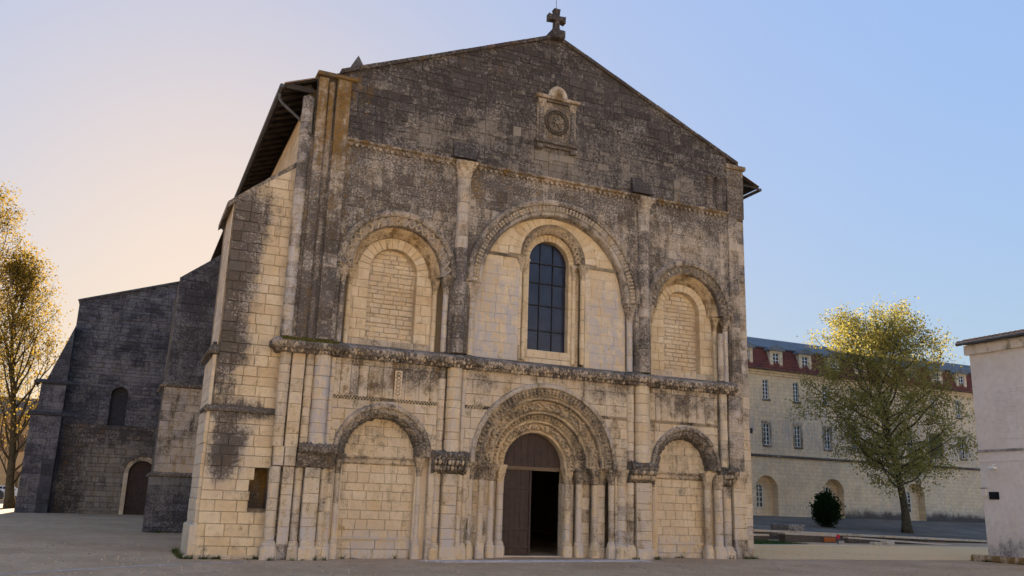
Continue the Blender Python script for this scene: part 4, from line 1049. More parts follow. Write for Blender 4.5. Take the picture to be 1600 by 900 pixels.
# raking corner buttress of the transept
mb = MB(); wq = (.72,.02,.2,.5)
prof = [(-9.55,-.3),(-9.45,6.25),(-9.2,6.4),(-9.2,8.2),(-8.95,8.35),(-7.80,11.9),(-7.80,-.3)]
y0, y1 = TYY-.9, TYY+2
n = len(prof); V = [(x,y0,z) for x,z in prof]+[(x,y1,z) for x,z in prof]
mb.add(V, [tuple(range(n))[::-1]]+[(i,(i+1)%n,n+(i+1)%n,n+i) for i in range(n)], wq)
tb = mb.build('corner_buttress', 'rear', church)
fq = facing(y0)
ashlar(tb, 'transept_stone', fq, courses(.3,6.2,-9.5,-8.45,.34), [], (.4,.8), lambda x, z: (.62,.15,.3), proud=.04, mat='stone' if False else 'rear')
ashlar(tb, 'transept_stone', fq, courses(3.6,6.2,-8.45,-7.8,.34)+courses(6.4,8.1,-9.18,-7.8,.36), [], (.4,.8), lambda x, z: (.62,.05,.6), proud=.04, mat='rear')
ashlar(tb, 'transept_stone', fq, courses(8.3,11.8,-9.0,-7.8,.34), [], (.4,.8), lambda x, z: (.78,.02,.5), proud=.03, mat='rear', clips=[(-3.09,1,11.9+3.09*7.8)])
ashlar(tb, 'transept_stone', fq, courses(.3,3.6,-8.45,-7.8,.34), [], (.4,.8), lambda x, z: (1.05,.0,.2), proud=.04, mat='rear')
for z in (6.2, 8.15): course('buttress_course', [(-9.5,y1,z),(-9.5,y0-.02,z),(-7.1,y0-.02,z)], [(0,0),(.10,.02),(.12,.14),(-.04,.26)], (.85,.02,.2,.4), .03, 5, 'rear', step=.1)
# bulk of transept and choir behind, closing the nave
mb = MB(); box(mb, -7.8, 26, 46, 46.3, 0, 15, wt); box(mb, 17.9, 26, TYY, TYY+.3, 0, 15, wt); mb.add([(-7.9,TYY+.1,13.7),(9.2,TYY+.1,19.0),(9.2,46,19.0),(-7.9,46,13.7)], [(0,1,2,3)], wt); mb.add([(9.2,TYY+.1,19.0),(26,TYY+.1,14),(26,46,14),(9.2,46,19.0)], [(0,1,2,3)], wt)
box(mb, .2, 17.9, TYY+6, TYY+6.2, 0, 18.5, wt)
mb.build('choir', 'rear', church)

flush(['stone_block','upper_stone','gable_stone','infill_stone','voussoir','column_drum','pier_block','coping_stone','nave_stone','rear_stone','transept_stone'], church)

# ================================================================== RIGHT SIDE: terrace, convent, house
M['convent'] = stone('convent_wall_stone', (.86,.645,.385), (.88,.715,.47), (.64,.48,.30), (.46,.43,.42), (.060,.052,.055), (.20,.19,.18), bstr=.35)
M['plaster'] = stone('lime_plaster', (.70,.63,.58), (.75,.69,.645), (.60,.51,.44), (.56,.52,.51), (.15,.13,.135), (.34,.31,.30), ochre=(.13,.11,.045), bstr=.25)
def tz(x): return .95-.018*max(0, min(x,60)-28)
def terr(x, y): return tz(x)-.03+(1.62-tz(x)+.03)*min(max((y-15)/14., 0), 1)
V = []; XX = [18.0,22,26,28,32,36,40,45,50,60,80,120,200]; YY = [13.2,15,17,19,22,25,27,29,31,60]
V = [(x, y, terr(x, y)) for x in XX for y in YY]; k = len(YY)
F = [(i*k+j, (i+1)*k+j, (i+1)*k+j+1, i*k+j+1) for i in range(len(XX)-1) for j in range(k-1)]
M['earth'] = gravel('dark_terrace_earth', (.15,.13,.11), (.26,.21,.16), (.10,.09,.085)); setp(mkobj('terrace', V, F, 'earth'), kind='structure')
tw = thing('retaining_wall', (30,13,0), 'dark low stone retaining wall with pale coping along the terrace', 'wall')
mb = MB(); f4 = facing(13.0); wd_ = (.62,.1,.3,.6)
mb.add([(18,13.02,-.2),(75,13.02,-.2),(75,13.02,tz(75)-.1),(28,13.02,tz(28)-.1),(18,13.02,tz(18)-.1)], [(0,1,2,3,4)], wd_)
twc = mb.build('wall_core', 'mortar', tw)
ashlar(twc, 'wall_stone', f4, courses(.1,.80,18.2,48,.24), [], (.4,.9), lambda x, z: (.95,.05,.5), proud=.03, mat='stone', ch=.02, clips=[(.018,1,.82+.018*28)])
x = 18.2
while x < 62:
    L = random.uniform(.9,1.5); mb = MB(); a, b = tz(x), tz(x+L)
    V = [(x+.01,12.86,a-.13),(x+L-.01,12.86,b-.13),(x+L-.01,13.35,b-.13),(x+.01,13.35,a-.13),(x+.01,12.86,a),(x+L-.01,12.86,b),(x+L-.01,13.35,b),(x+.01,13.35,a)]
    mb.add(V, [(0,3,2,1),(4,5,6,7),(0,1,5,4),(2,3,7,6),(0,4,7,3),(1,2,6,5)], (.34,.05,random.random(),.7)); mb.build('coping', 'stone', tw); x += L
flush(['wall_stone'], tw)
# kerb of the sandy court
kb = thing('court_kerb', (30,8,.2), 'pale flush kerb stones edging the beige sandy court', 'kerb')
x = 18.4
while x < 45:
    L = random.uniform(.9,1.2); mb = MB(); z = gz(x,8); box(mb, x+.006, x+L-.006, 8.0, 8.28, z-.3, z+.035+random.uniform(-.006,.006), (.2,.05,random.random(),.5), .012); mb.build('kerb_stone', 'stone', kb); x += L
# sunken lawn and low walls beyond the kerb
mb = MB()
for i in range(5200):
    x, y = random.uniform(19,28.5), random.uniform(8.4,12.7); z = gz(x,y); h = random.uniform(.05,.11); a = random.uniform(0,PI)
    dx_, dy_ = .012*math.cos(a), .012*math.sin(a); lx, ly = random.uniform(-.04,.04), random.uniform(-.04,.04)
    mb.add([(x-dx_,y-dy_,z),(x+dx_,y+dy_,z),(x+lx,y+ly,z+h)], [(0,1,2)], tint())
mb.add([(19,8.3,gz(19,8.3)+.008),(28.6,8.3,gz(28.6,8.3)+.008),(28.6,12.9,gz(28.6,12.9)+.008),(19,12.9,gz(19,12.9)+.008)], [(0,1,2,3)], tint())
setp(mb.build('lawn', 'grass'), 'green lawn strip between the kerb and the retaining wall', 'lawn', kind='stuff')
def lowwall(name, x0, x1, y0, y1, za, zb, label, cat, wx_):
    o = thing(name, ((x0+x1)/2, y0, gz(x0,8)), label, cat)
    mb = MB(); zl = gz(x0,8)-.2
    mb.add([(x0,y0,zl),(x1,y0,zl),(x1,y1,zl),(x0,y1,zl),(x0,y0,za-.09),(x1,y0,zb-.09),(x1,y1,zb-.09),(x0,y1,za-.09)], [(0,1,5,4),(1,2,6,5),(2,3,7,6),(3,0,4,7)], wx_)
    mb.build('wall', 'stone', o)
    mb = MB(); e = .04
    mb.add([(x0-e,y0-e,za-.09),(x1+e,y0-e,zb-.09),(x1+e,y1+e,zb-.09),(x0-e,y1+e,za-.09),(x0-e,y0-e,za),(x1+e,y0-e,zb),(x1+e,y1+e,zb),(x0-e,y1+e,za)], [(0,3,2,1),(4,5,6,7),(0,1,5,4),(2,3,7,6),(0,4,7,3),(1,2,6,5)], (.3,.05,.7,.8))
    mb.build('coping', 'stone', o); return o
lowwall('low_wall', 28.6, 32.2, 10.6, 11.1, .84, .78, 'dark grey low wall standing behind the orange panel', 'wall', (.95,.05,.3,.4))
lowwall('ramp_wall', 32.6, 43.5, 10.2, 10.5, .72, .30, 'long low ramp wall sloping down toward the plain house', 'wall', (.95,.05,.3,.4))
lowwall('parapet_wall', 24.2, 28.3, 11.6, 12.0, .70, .72, 'low dark parapet wall behind the strip of lawn', 'wall', (.95,.05,.3,.4))
M['rust'] = simple('orange_panel', (.42,.13,.03), (.30,.09,.025), 8, .7, .2)
o = thing('notice_board', (31.4,10.1,.2), 'small orange panel set against the dark low wall', 'panel')
mb = MB(); box(mb, 31.05,31.85,10.35,10.40,.42,.66,tint(),.01); mb.build('board', 'rust', o); 
for x in (31.15,31.75): mb = MB(); box(mb, x-.02,x+.02,10.40,10.44,.1,.55,tint()); mb.build('post', 'zinc', o)
M['red'] = simple('red_paint', (.50,.02,.05), None, rough=.5)
o = thing('sign_post', (30.9,9.2,.2), 'thin grey post with a red top beside the low wall', 'post')
mb = MB(); tube(mb, [Vector((30.9,9.2,.1)),Vector((30.9,9.2,.72))], [.03,.03], 8); mb.build('post', 'zinc', o)
mb = MB(); V = [(30.9+.12*math.cos(2*PI*i/14),9.15,.74+.12*math.sin(2*PI*i/14)) for i in range(14)]; V += [(x,9.18,z) for x,y,z in V]
mb.add(V, [tuple(range(14)),tuple(range(14,28))[::-1]]+[(i,14+i,14+(i+1)%14,(i+1)%14) for i in range(14)], tint()); mb.build('disc', 'red', o)
for i, (x, s) in enumerate(((33.3,.40),(34.15,.46))):
    mb = MB(); box(mb, x, x+s+.1, 9.0, 9.0+s, .1, .26+s*.62, (.15,.05,.8,.5), .04)
    setp(mb.build('cut_stone', 'stone'), ('smaller' if i == 0 else 'larger')+' of two pale cut stones lying beyond the kerb', 'stone', 'loose cut stones')
mb = MB(); box(mb, 31.2,33.2,14.2,14.8,terr(31,14.5)-.05,terr(31,14.5)+.36,(.6,.05,.3,.7),.03); setp(mb.build('stone_bench', 'stone'), 'dark stone block bench on the terrace near the round shrub', 'bench')

# ---- convent wing
CY = 30.; cv = thing('convent_building', (50,CY,1.5), 'long stone convent wing with red mansard roof and small dormers', 'building')
fc = facing(CY)
def add_joints(m_):
    t_ = m_.node_tree; g_ = t_.nodes.new('ShaderNodeNewGeometry'); sx = t_.nodes.new('ShaderNodeSeparateXYZ'); cx = t_.nodes.new('ShaderNodeCombineXYZ')
    t_.links.new(g_.outputs['Position'], sx.inputs[0]); t_.links.new(sx.outputs[0], cx.inputs[0]); t_.links.new(sx.outputs[2], cx.inputs[1])
    br = t_.nodes.new('ShaderNodeTexBrick'); t_.links.new(cx.outputs[0], br.inputs['Vector']); br.inputs['Scale'].default_value = 1.
    br.inputs['Brick Width'].default_value = .62; br.inputs['Row Height'].default_value = .31; br.inputs['Mortar Size'].default_value = .018; br.inputs['Mortar Smooth'].default_value = .6
    br.inputs['Color1'].default_value = (1,1,1,1); br.inputs['Color2'].default_value = (.88,.86,.84,1); br.inputs['Mortar'].default_value = (.66,.62,.58,1)
    b_ = t_.nodes['Principled BSDF'].inputs['Base Color']; src = b_.links[0].from_socket; mx_ = t_.nodes.new('ShaderNodeMix'); mx_.data_type = 'RGBA'; mx_.blend_type = 'MULTIPLY'; mx_.inputs[0].default_value = .75
    t_.links.new(src, mx_.inputs[6]); t_.links.new(br.outputs[0], mx_.inputs[7]); t_.links.new(mx_.outputs[2], b_)
add_joints(M['convent'])
def Wcv(x, z):
    return (.17+.80*math.exp(-((z-1.4)/.85)**2)*sm(48.5,53,x)+.16*math.exp(-((z-8.3)/1.6)**2)*(.5+noise.noise(Vector((x*.35,z*.5,2))))+.1*noise.noise(Vector((x*.5,z*.9,7))), .12, .25+.55*math.exp(-((z-8.4)/2.)**2)+.4*math.exp(-((z-2.2)/.7)**2))
CX0, CX1 = 18., 92.  # left end extended out of view to keep sun off the sandy court
AR3 = [(43.75,3.72,1.08),(50.75,3.72,1.08),(60.1,3.72,1.08)]
mbw = MB()
def wall_grid(mb, x0, x1, z0, z1, holes, y, step=.8):
    xs_ = sorted(set([x0,x1]+[x0+(x1-x0)*i/round((x1-x0)/step) for i in range(round((x1-x0)/step))]+[h for q in holes for h in q[:2]]))
    zs_ = sorted(set([z0,z1]+[z0+(z1-z0)*i/max(1,round((z1-z0)/step)) for i in range(max(1,round((z1-z0)/step)))]+[h for q in holes for h in q[2:]]))
    for a, b in zip(xs_[:-1], xs_[1:]):
        for c, d in zip(zs_[:-1], zs_[1:]):
            mx_, mz_ = (a+b)/2, (c+d)/2
            if any(h[0] < mx_ < h[1] and h[2] < mz_ < h[3] for h in holes): continue
            P = [(a,c),(b,c),(b,d),(a,d)]; mb.add([(u,y,v) for u,v in P], [(0,1,2,3)], [(Wcv(u,v)[0],.12,.4+.3*noise.noise(Vector((u,v,4))),Wcv(u,v)[2]) for u,v in P])
def holed(mb, z0, z1, x0, x1, arches, fr):
    n = int((z1-z0)/.25)
    for i in range(n):
        a, b = z0+(z1-z0)*i/n, z0+(z1-z0)*(i+1)/n
        for j in range(int(x1-x0)):
            for p in cut(x0+j, x0+j+1, a, b, arches): mb.add([fr(u,v,0) for u,v in p], [tuple(range(len(p)))], [(Wcv(u,v)[0],.12,.5,Wcv(u,v)[2]) for u,v in p])
holed(mbw, .7, 5.2, CX0, CX1, [arch_fn(*a) for a in AR3], fc)
r1 = [44.0+3.2*i for i in range(-2,12)]; r2 = [43.95+3.22*i for i in range(-2,12)]
big = (62.3,64.0,7.35,9.35)
holes = [(x-.30,x+.30,11.02,12.62) for x in r1]+[(x-.32,x+.32,7.25,9.0) for x in r2 if not 61.2 < x < 65]+[big]
wall_grid(mbw, CX0, CX1, 5.2, 13.35, holes, CY)
cwall = mbw.build('wall', 'convent', cv)
def cwindow(x0, x1, z0, z1, y, cols, rows, fmat, sill=True, dep=.14):
    mb = MB(); t = .05
    box(mb, x0, x0+t, y+dep-.05, y+dep, z0, z1, tint()); box(mb, x1-t, x1, y+dep-.05, y+dep, z0, z1, tint()); box(mb, x0+t, x1-t, y+dep-.05, y+dep, z0, z0+t, tint()); box(mb, x0+t, x1-t, y+dep-.05, y+dep, z1-t, z1, tint())
    for i in range(1, cols): xx_ = x0+(x1-x0)*i/cols; box(mb, xx_-.035, xx_+.035, y+dep-.055, y+dep-.01, z0+t, z1-t, tint())
    for j in range(1, rows): zz_ = z0+(z1-z0)*j/rows; box(mb, x0+t, x1-t, y+dep-.045, y+dep-.012, zz_-.02, zz_+.02, tint())
    wn_ = mb.build('window', fmat, cv)
    mb = MB(); mb.add([(x0,y+dep-.004,z0),(x1,y+dep-.004,z0),(x1,y+dep-.004,z1),(x0,y+dep-.004,z1)], [(0,1,2,3)]); mb.build('pane', 'pane', wn_)
    mb = MB(); g = (.3,.05,.6,.7)                   # reveals
    for P in ([(x0,z0),(x0,z1)],[(x0,z1),(x1,z1)],[(x1,z1),(x1,z0)],[(x1,z0),(x0,z0)]):
        mb.add([(P[0][0],y,P[0][1]),(P[1][0],y,P[1][1]),(P[1][0],y+dep,P[1][1]),(P[0][0],y+dep,P[0][1])], [(0,1,2,3)], g)
    mb.build('reveal', 'convent', wn_)
    if sill: mb = MB(); box(mb, x0-.12, x1+.12, y-.10, y+.02, z0-.16, z0-.01, (.62,.05,.3,.6), .02); mb.build('sill', 'convent', wn_)
for x in r1: cwindow(x-.30,x+.30,11.02,12.62,CY,2,5,'white')
for x in r2:
    if not 61.2 < x < 65: cwindow(x-.32,x+.32,7.25,9.0,CY,2,5,'white')
M['brownframe'] = simple('brown_window_frame', (.18,.10,.05), None, rough=.6)
cwindow(*big, CY, 2, 3, 'brownframe')
# grey surrounds of the lower row
for x in r2:
    if 61.2 < x < 65: continue
    mb = MB(); g = (.50,.05,.4,.9)
    box(mb, x-.50,x-.325,CY-.04,CY+.02,7.25,9.0,g); box(mb, x+.325,x+.50,CY-.04,CY+.02,7.25,9.0,g); box(mb, x-.50,x+.50,CY-.045,CY+.02,9.01,9.22,g); mb.build('surround', 'convent', cv)
# niches of the ground floor
for A in AR3:
    mb = MB(); n = 18; P = []; g = (.2,.15,.5,.2)
    pts = [(A[0]-A[2],.7)]+[(A[0]-A[2]*math.cos(PI*i/n), A[1]+A[2]*math.sin(PI*i/n)) for i in range(n+1)]+[(A[0]+A[2],.7)]
    V = [(u,CY,v) for u,v in pts]+[(u,CY+.7,v) for u,v in pts]; L = len(pts)
    mb.add(V, [(i,i+1,L+i+1,L+i) for i in range(L-1)], g); mb.add([(u,CY+.7,v) for u,v in pts], [tuple(range(L))], (.18,.1,.6,.3))
    ni = mb.build('arched_niche', 'convent', cv)
    wx0 = A[0]-.30; mb = MB(); wr_ = .36
    pts = [(wx0-wr_,2.3)]+[(wx0-wr_*math.cos(PI*i/10), 3.75+wr_*math.sin(PI*i/10)) for i in range(11)]+[(wx0+wr_,2.3)]
    mb.add([(u,CY+.69,v) for u,v in pts], [tuple(range(13))]); mb.build('pane', 'pane', ni)
    mb = MB()
    for u in (wx0-wr_, wx0, wx0+wr_): box(mb, u-.03, u+.03, CY+.64, CY+.685, 2.3, 3.75 if abs(u-wx0) > .1 else 4.08, tint())
    for v in (2.3,2.7,3.1,3.5,3.8): box(mb, wx0-wr_, wx0+wr_, CY+.645, CY+.68, v-.025, v+.025, tint())
    for i in range(10):
        p = [Vector((wx0-wr_*math.cos(PI*q/10), CY+.66, 3.75+wr_*math.sin(PI*q/10))) for q in (i,i+1)]; tube(mb, p, [.03,.03], 4)
    mb.build('glazing_bar', 'white', ni)
mb = MB(); box(mb, CX0, CX1, CY-.14, CY+.02, 6.28, 6.47, (.72,.03,.2,.6), .03); mb.build('string_course', 'convent', cv)
mb = MB(); box(mb, CX0, CX1, CY-.10, CY+.02, 12.98, 13.18, (.25,.2,.5,.1), .02); box(mb, CX0, CX1, CY-.22, CY+.02, 13.18, 13.40, (.22,.2,.6,.1), .03); mb.build('cornice', 'convent', cv)
# mansard: steep red tiles, then slate
mb = MB(); mb.add([(CX0,CY-.30,13.42),(CX1,CY-.30,13.42),(CX1,CY+.55,15.45),(CX0,CY+.55,15.45)], [(0,1,2,3)]); mans = mb.build('mansard_roof', 'redtile', cv)
mb = MB()
for j in range(9):
    t = j/9; y = CY-.30+.85*t; z = 13.42+2.03*t; box(mb, CX0, CX1, y-.035, y+.02, z, z+.05, tint())
mb.build('tile_courses', 'redtile', mans, kind='stuff')
mb = MB(); mb.add([(CX0,CY+.42,15.45),(CX1,CY+.42,15.45),(CX1,CY+6,17.55),(CX0,CY+6,17.55)], [(0,1,2,3)]); mb.add([(CX0,CY+6,17.55),(CX1,CY+6,17.55),(CX1,CY+12,15.4),(CX0,CY+12,15.4)], [(0,1,2,3)])
for i in range(int((CX1-CX0)/.32)):
    x = CX0+.32*i; mb.add([(x,CY+.40,15.50),(x+.05,CY+.40,15.50),(x+.05,CY+6,17.60),(x,CY+6,17.60)], [(0,1,2,3)])
mb.build('slate_roof', 'slate', cv)
mb = MB(); box(mb, CX0, CX1, CY+.38, CY+.52, 15.36, 15.48, tint()); mb.build('roof_break', 'zinc', cv)
mb = MB()
for i in range(int((CX1-CX0)/.26)):               # tile ends at the eave
    x = CX0+.26*i; tube(mb, [Vector((x,CY-.42,13.40)), Vector((x,CY-.18,13.52))], [.085,.085], 6)
mb.build('eave_tiles', 'tile', cv, kind='stuff')
mb = MB(); mb.add([(CX0,CY,0),(CX0,CY+12,0),(CX0,CY+12,15.4),(CX0,CY+6,17.5),(CX0,CY,15)], [(0,4,3,2,1)], (.3,.1,.5,.3)); mb.add([(CX1,CY,0),(CX1,CY+12,0),(CX1,CY+12,15.4),(CX1,CY+6,17.5),(CX1,CY,15)], [(0,1,2,3,4)], (.3,.1,.5,.3)); mb.add([(CX0,CY+12,0),(CX1,CY+12,0),(CX1,CY+12,15.4),(CX0,CY+12,15.4)], [(3,2,1,0)], (.3,.1,.5,.3)); mb.build('rear_wall', 'convent', cv)
for i in range(-2, 12):                            # dormers
    x = 45.15+3.12*i; y = CY-.12; g = (.22,.05,.8,.5); mb = MB()
    box(mb, x-.66, x-.34, y, y+.9, 13.55, 14.95, g, .02); box(mb, x+.34, x+.66, y, y+.9, 13.55, 14.95, g, .02); box(mb, x-.66, x+.66, y-.02, y+.9, 14.95, 15.12, g, .02); box(mb, x-.70, x+.70, y-.06, y+.1, 13.50, 13.66, g, .02)
    dm = mb.build('dormer', 'convent', mans)
    mb = MB(); n = 10; P = [(x-.86*math.cos(PI*q/n), 15.10+.42*math.sin(PI*q/n)**.8) for q in range(n+1)]
    V = [(u,y-.14,v) for u,v in P]+[(u,y+1.3,v) for u,v in P]; mb.add(V, [(q,q+1,n+2+q,n+1+q) for q in range(n)]+[tuple(range(n+1))], tint()); tube(mb, [Vector((x,y-.08,15.5)),Vector((x,y-.08,15.78))], [.05,.02], 6); mb.build('dormer_roof', 'slate', mans)
    mb = MB(); mb.add([(x-.34,y+.14,13.66),(x+.34,y+.14,13.66),(x+.34,y+.14,14.95),(x-.34,y+.14,14.95)], [(0,1,2,3)]); mb.build('pane', 'pane', mans)
    mb = MB()
    for u in (x-.32,x,x+.32): box(mb, u-.032, u+.032, y+.09, y+.13, 13.66, 14.95, tint())
    for v in (13.69,14.0,14.32,14.63,14.92): box(mb, x-.34, x+.34, y+.095, y+.125, v-.025, v+.025, tint())
    mb.build('glazing_bar', 'white', mans)

# ---- plain house at the right edge
HX, HY = 28.0, -1.95
hs = thing('plain_house', (HX,HY,.2), 'plain pale plastered house with canal tile eaves at right edge', 'house')
fh = westside(HX)
def Wh(u, z):
    y = -u
    rough = sm(-2.7,-2.9,y)*sm(4.95,5.1,z)*(1-sm(7.0,7.15,z))
    return (.12+.52*math.exp(-((z-.6)/.65)**2)+.12*noise.noise(Vector((y,z*.6,3))), .1+.2*math.exp(-((z-1.)/.4)**2), .55*math.exp(-((z-1.3)/.8)**2)+.2)
mb = MB(); nz = 36; ny = 40
for i in range(nz):
    for j in range(ny):
        u0, u1 = 1.95+14*j/ny, 1.95+14*(j+1)/ny; z0, z1 = .1+8.9*i/nz, .1+8.9*(i+1)/nz; P = [(u0,z0),(u1,z0),(u1,z1),(u0,z1)]
        mb.add([fh(u,v,0) for u,v in P], [(0,1,2,3)], [(Wh(u,v)[0],Wh(u,v)[1],.5,Wh(u,v)[2]) for u,v in P])
for P in ([(HX,HY),(HX+10,HY)],[(HX+10,HY),(HX+10,-16)],[(HX+10,-16),(HX,-15.95)]):
    mb.add([(P[0][0],P[0][1],.0),(P[1][0],P[1][1],.0),(P[1][0],P[1][1],9.0),(P[0][0],P[0][1],9.0)], [(0,3,2,1)], (.2,.1,.5,.3))
hw = mb.build('wall', 'plaster', hs)
ashlar(hw, 'bare_stone', fh, courses(5.0,7.05,2.95,9,.26,.2), [], (.3,.7), lambda x, z: (.22,.15,.45), proud=.012, d0=-.05, mat='plaster', ch=.010, dv=.006)
flush(['bare_stone'], hs)
mb = MB(); box(mb, HX-.05, HX+.02, -16, HY+.03, 4.52, 4.62, (.62,.05,.3,.6), .01); mb.build('string_course', 'plaster', hs)
mb = MB(); box(mb, HX-.02, HX+.02, -16, HY+.02, 4.10, 4.20, (.3,.05,.6,.6), .006); mb.build('string_course', 'plaster', hs)
mb = MB(); box(mb, HX-.34, HX+.02, -16, HY+.55, -.2, .47, (.50,.62,.2,.3), .04); mb.build('plinth', 'stone', hs)
mb = MB(); box(mb, HX-.16, HX+.02, -16, HY+.12, 8.55, 8.98, (.12,.35,.7,.1), .03); mb.build('eave_moulding', 'plaster', hs)
mb = MB(); xe, ye = HX-.40, HY+.16; ridge = HX+5
V = [(xe,ye,9.02),(ridge,ye,10.15),(ridge,-16.4,10.15),(xe,-16.4,9.02),(HX+10.5,ye,9.02),(HX+10.5,-16.4,9.02)]
mb.add(V, [(0,3,2,1),(1,2,5,4),(0,1,4)]); hr = mb.build('roof', 'eave_wood', hs)
for i in range(64):                               # canal tiles, two courses at the edge as pieces
    y = ye-.02-.235*i
    for c in range(2):
        mb = MB(); k = 6; e = Vector((5.42,0,1.13)).normalized(); o = Vector((xe-.05,y,9.05))+e*(.42*c)+Vector((0,0,.03*(1-c)*0)); V = []
        for q, rr in ((0,.115),(.5,.09)):
            for j in range(k+1):
                a = PI*j/k; V.append(o+e*q+Vector((0,rr*math.cos(a),rr*.85*math.sin(a)+.03*c)))
        mb.add(V, [(j,j+1,k+2+j,k+1+j) for j in range(k)]+[tuple(range(k+1))[::-1]], tint()); mb.build('roof_tile', 'tile', hr)
mb = MB()
for i in range(64):
    y = ye-.02-.235*i; k = 5; V = []; e = Vector((5.42,0,1.13)); o = Vector((xe,y,9.08))
    for q in (.15,1):
        for j in range(k+1): a = PI*j/k; V.append(o+e*q+Vector((0,.10*math.cos(a),.085*math.sin(a))))
    mb.add(V, [(j,j+1,k+2+j,k+1+j) for j in range(k)], tint())
mb.build('upper_tile_rows', 'tile', hr, kind='stuff')
mb = MB(); tube(mb, [Vector((xe-.07,ye+.05,9.0)), Vector((xe-.07,-16.4,8.98))], [.075,.075], 8); mb.build('gutter', 'zinc', hs)
mb = MB(); box(mb, HX-.05, HX-.01, -2.70, -2.27, 2.64, 2.94, tint(), .006); setp(mb.build('wall_plaque', 'black'), 'small black plaque on the pale house wall', 'plaque')
ob = thing('wall_box', (HX,-2.0,2.9), 'small pale meter box at the corner of the house', 'box')
mb = MB(); box(mb, HX-.12, HX-.005, -2.18, -1.97, 2.78, 3.05, (.1,0,.8,.3), .01); mb.build('body', 'plaster', ob); mb = MB(); box(mb, HX-.15, HX-.005, -2.20, -1.95, 3.06, 3.11, (.6,0,.3,.3), .008); mb.build('lid', 'plaster', ob)
ob = thing('wall_lamp', (HX,-2.7,4.1), 'small pale floodlight fixed below the house string course', 'lamp')
mb = MB(); box(mb, HX-.30, HX-.08, -2.78, -2.55, 3.82, 3.92, tint(), .02); mb.build('lamp_head', 'white', ob); mb = MB(); tube(mb, [Vector((HX-.01,-2.66,4.0)),Vector((HX-.16,-2.66,4.0)),Vector((HX-.18,-2.66,3.9))], [.02]*3, 6); mb.build('bracket', 'white', ob)
# lantern on the right flank of the church
ob = thing('church_lamp', (18.05,.6,5.0), 'small dark floodlight on the right flank of the church', 'lamp')
mb = MB(); box(mb, 18.1, 18.42, .45, .75, 4.86, 5.06, tint(), .02); mb.build('lamp_head', 'lead', ob); mb = MB(); tube(mb, [Vector((17.9,.6,5.12)),Vector((18.2,.6,5.12)),Vector((18.26,.6,5.0))], [.02]*3, 6); mb.build('bracket', 'lead', ob)

# ================================================================== TREES
def leaf_mat(name, a, b, tr):
    t = NT(name); at = t.n.new('ShaderNodeAttribute'); at.attribute_name = 'wx'
    sp = t.n.new('ShaderNodeSeparateColor'); t.l.new(at.outputs['Color'], sp.inputs[0])
    c = t.mix(sp.outputs[2], a, b)
    df = t.n.new('ShaderNodeBsdfDiffuse'); tl = t.n.new('ShaderNodeBsdfTranslucent'); mx_ = t.n.new('ShaderNodeMixShader')
    t.l.new(c, df.inputs[0]); t.l.new(t.mix(.35, c, tr), tl.inputs[0]); mx_.inputs[0].default_value = .5
    t.l.new(df.outputs[0], mx_.inputs[1]); t.l.new(tl.outputs[0], mx_.inputs[2]); t.l.new(mx_.outputs[0], t.out.inputs[0])
    return t.m
M['leaf'] = leaf_mat('plane_tree_leaf', (.21,.22,.075), (.35,.30,.085), (.42,.30,.05))
M['leaf2'] = leaf_mat('golden_spring_leaf', (.18,.14,.03), (.30,.20,.035), (.40,.24,.03))
M['leaf3'] = leaf_mat('dark_shrub_leaf', (.012,.028,.010), (.022,.045,.014), (.03,.06,.01))
class Tree:
    def __init__(s, seed): s.r = random.Random(seed); s.wood = MB(); s.twig = MB(); s.tips = []
    def path(s, p, d, L, r0, r1, n, wob, up):
        pts = [p.copy()]; dirs = [d.copy()]; rs = [r0]
        for i in range(n):
            d = (d+Vector((s.r.uniform(-wob,wob), s.r.uniform(-wob,wob), s.r.uniform(-wob,wob)+up))).normalized()
            p = p+d*(L/n); pts.append(p.copy()); dirs.append(d.copy()); rs.append(r0+(r1-r0)*(i+1)/n)
        return pts, dirs, rs
    def leaves(s, n, spread, size, name_w=None):
        V = np.zeros((len(s.tips)*n*4, 3)); F = []; W = np.zeros((len(s.tips)*n*4, 4)); q = 0
        for p, d in s.tips:
            for i in range(n):
                c = p+d*s.r.uniform(-.5,.35)+Vector((s.r.gauss(0,1), s.r.gauss(0,1), s.r.gauss(0,1)))*spread
                a = Vector((s.r.gauss(0,1), s.r.gauss(0,1), s.r.gauss(0,1))).normalized(); b = a.orthogonal().normalized()
                b = (b*math.cos(3*q)+a.cross(b)*math.sin(3*q)); z = s.r.uniform(.6,1.25)*size; t = s.r.random()
                for k, v in enumerate((c-a*z*.5, c+b*z*.36, c+a*z*.5, c-b*z*.36)): V[q+k] = v; W[q+k] = (0,0,t,0)
                F.append((q,q+1,q+2,q+3)); q += 4
        return V, F, W
def any_perp(d, ang, tilt):
    a = d.orthogonal().normalized(); b = d.cross(a); e = a*math.cos(ang)+b*math.sin(ang)
    return (d*math.cos(tilt)+e*math.sin(tilt)).normalized()
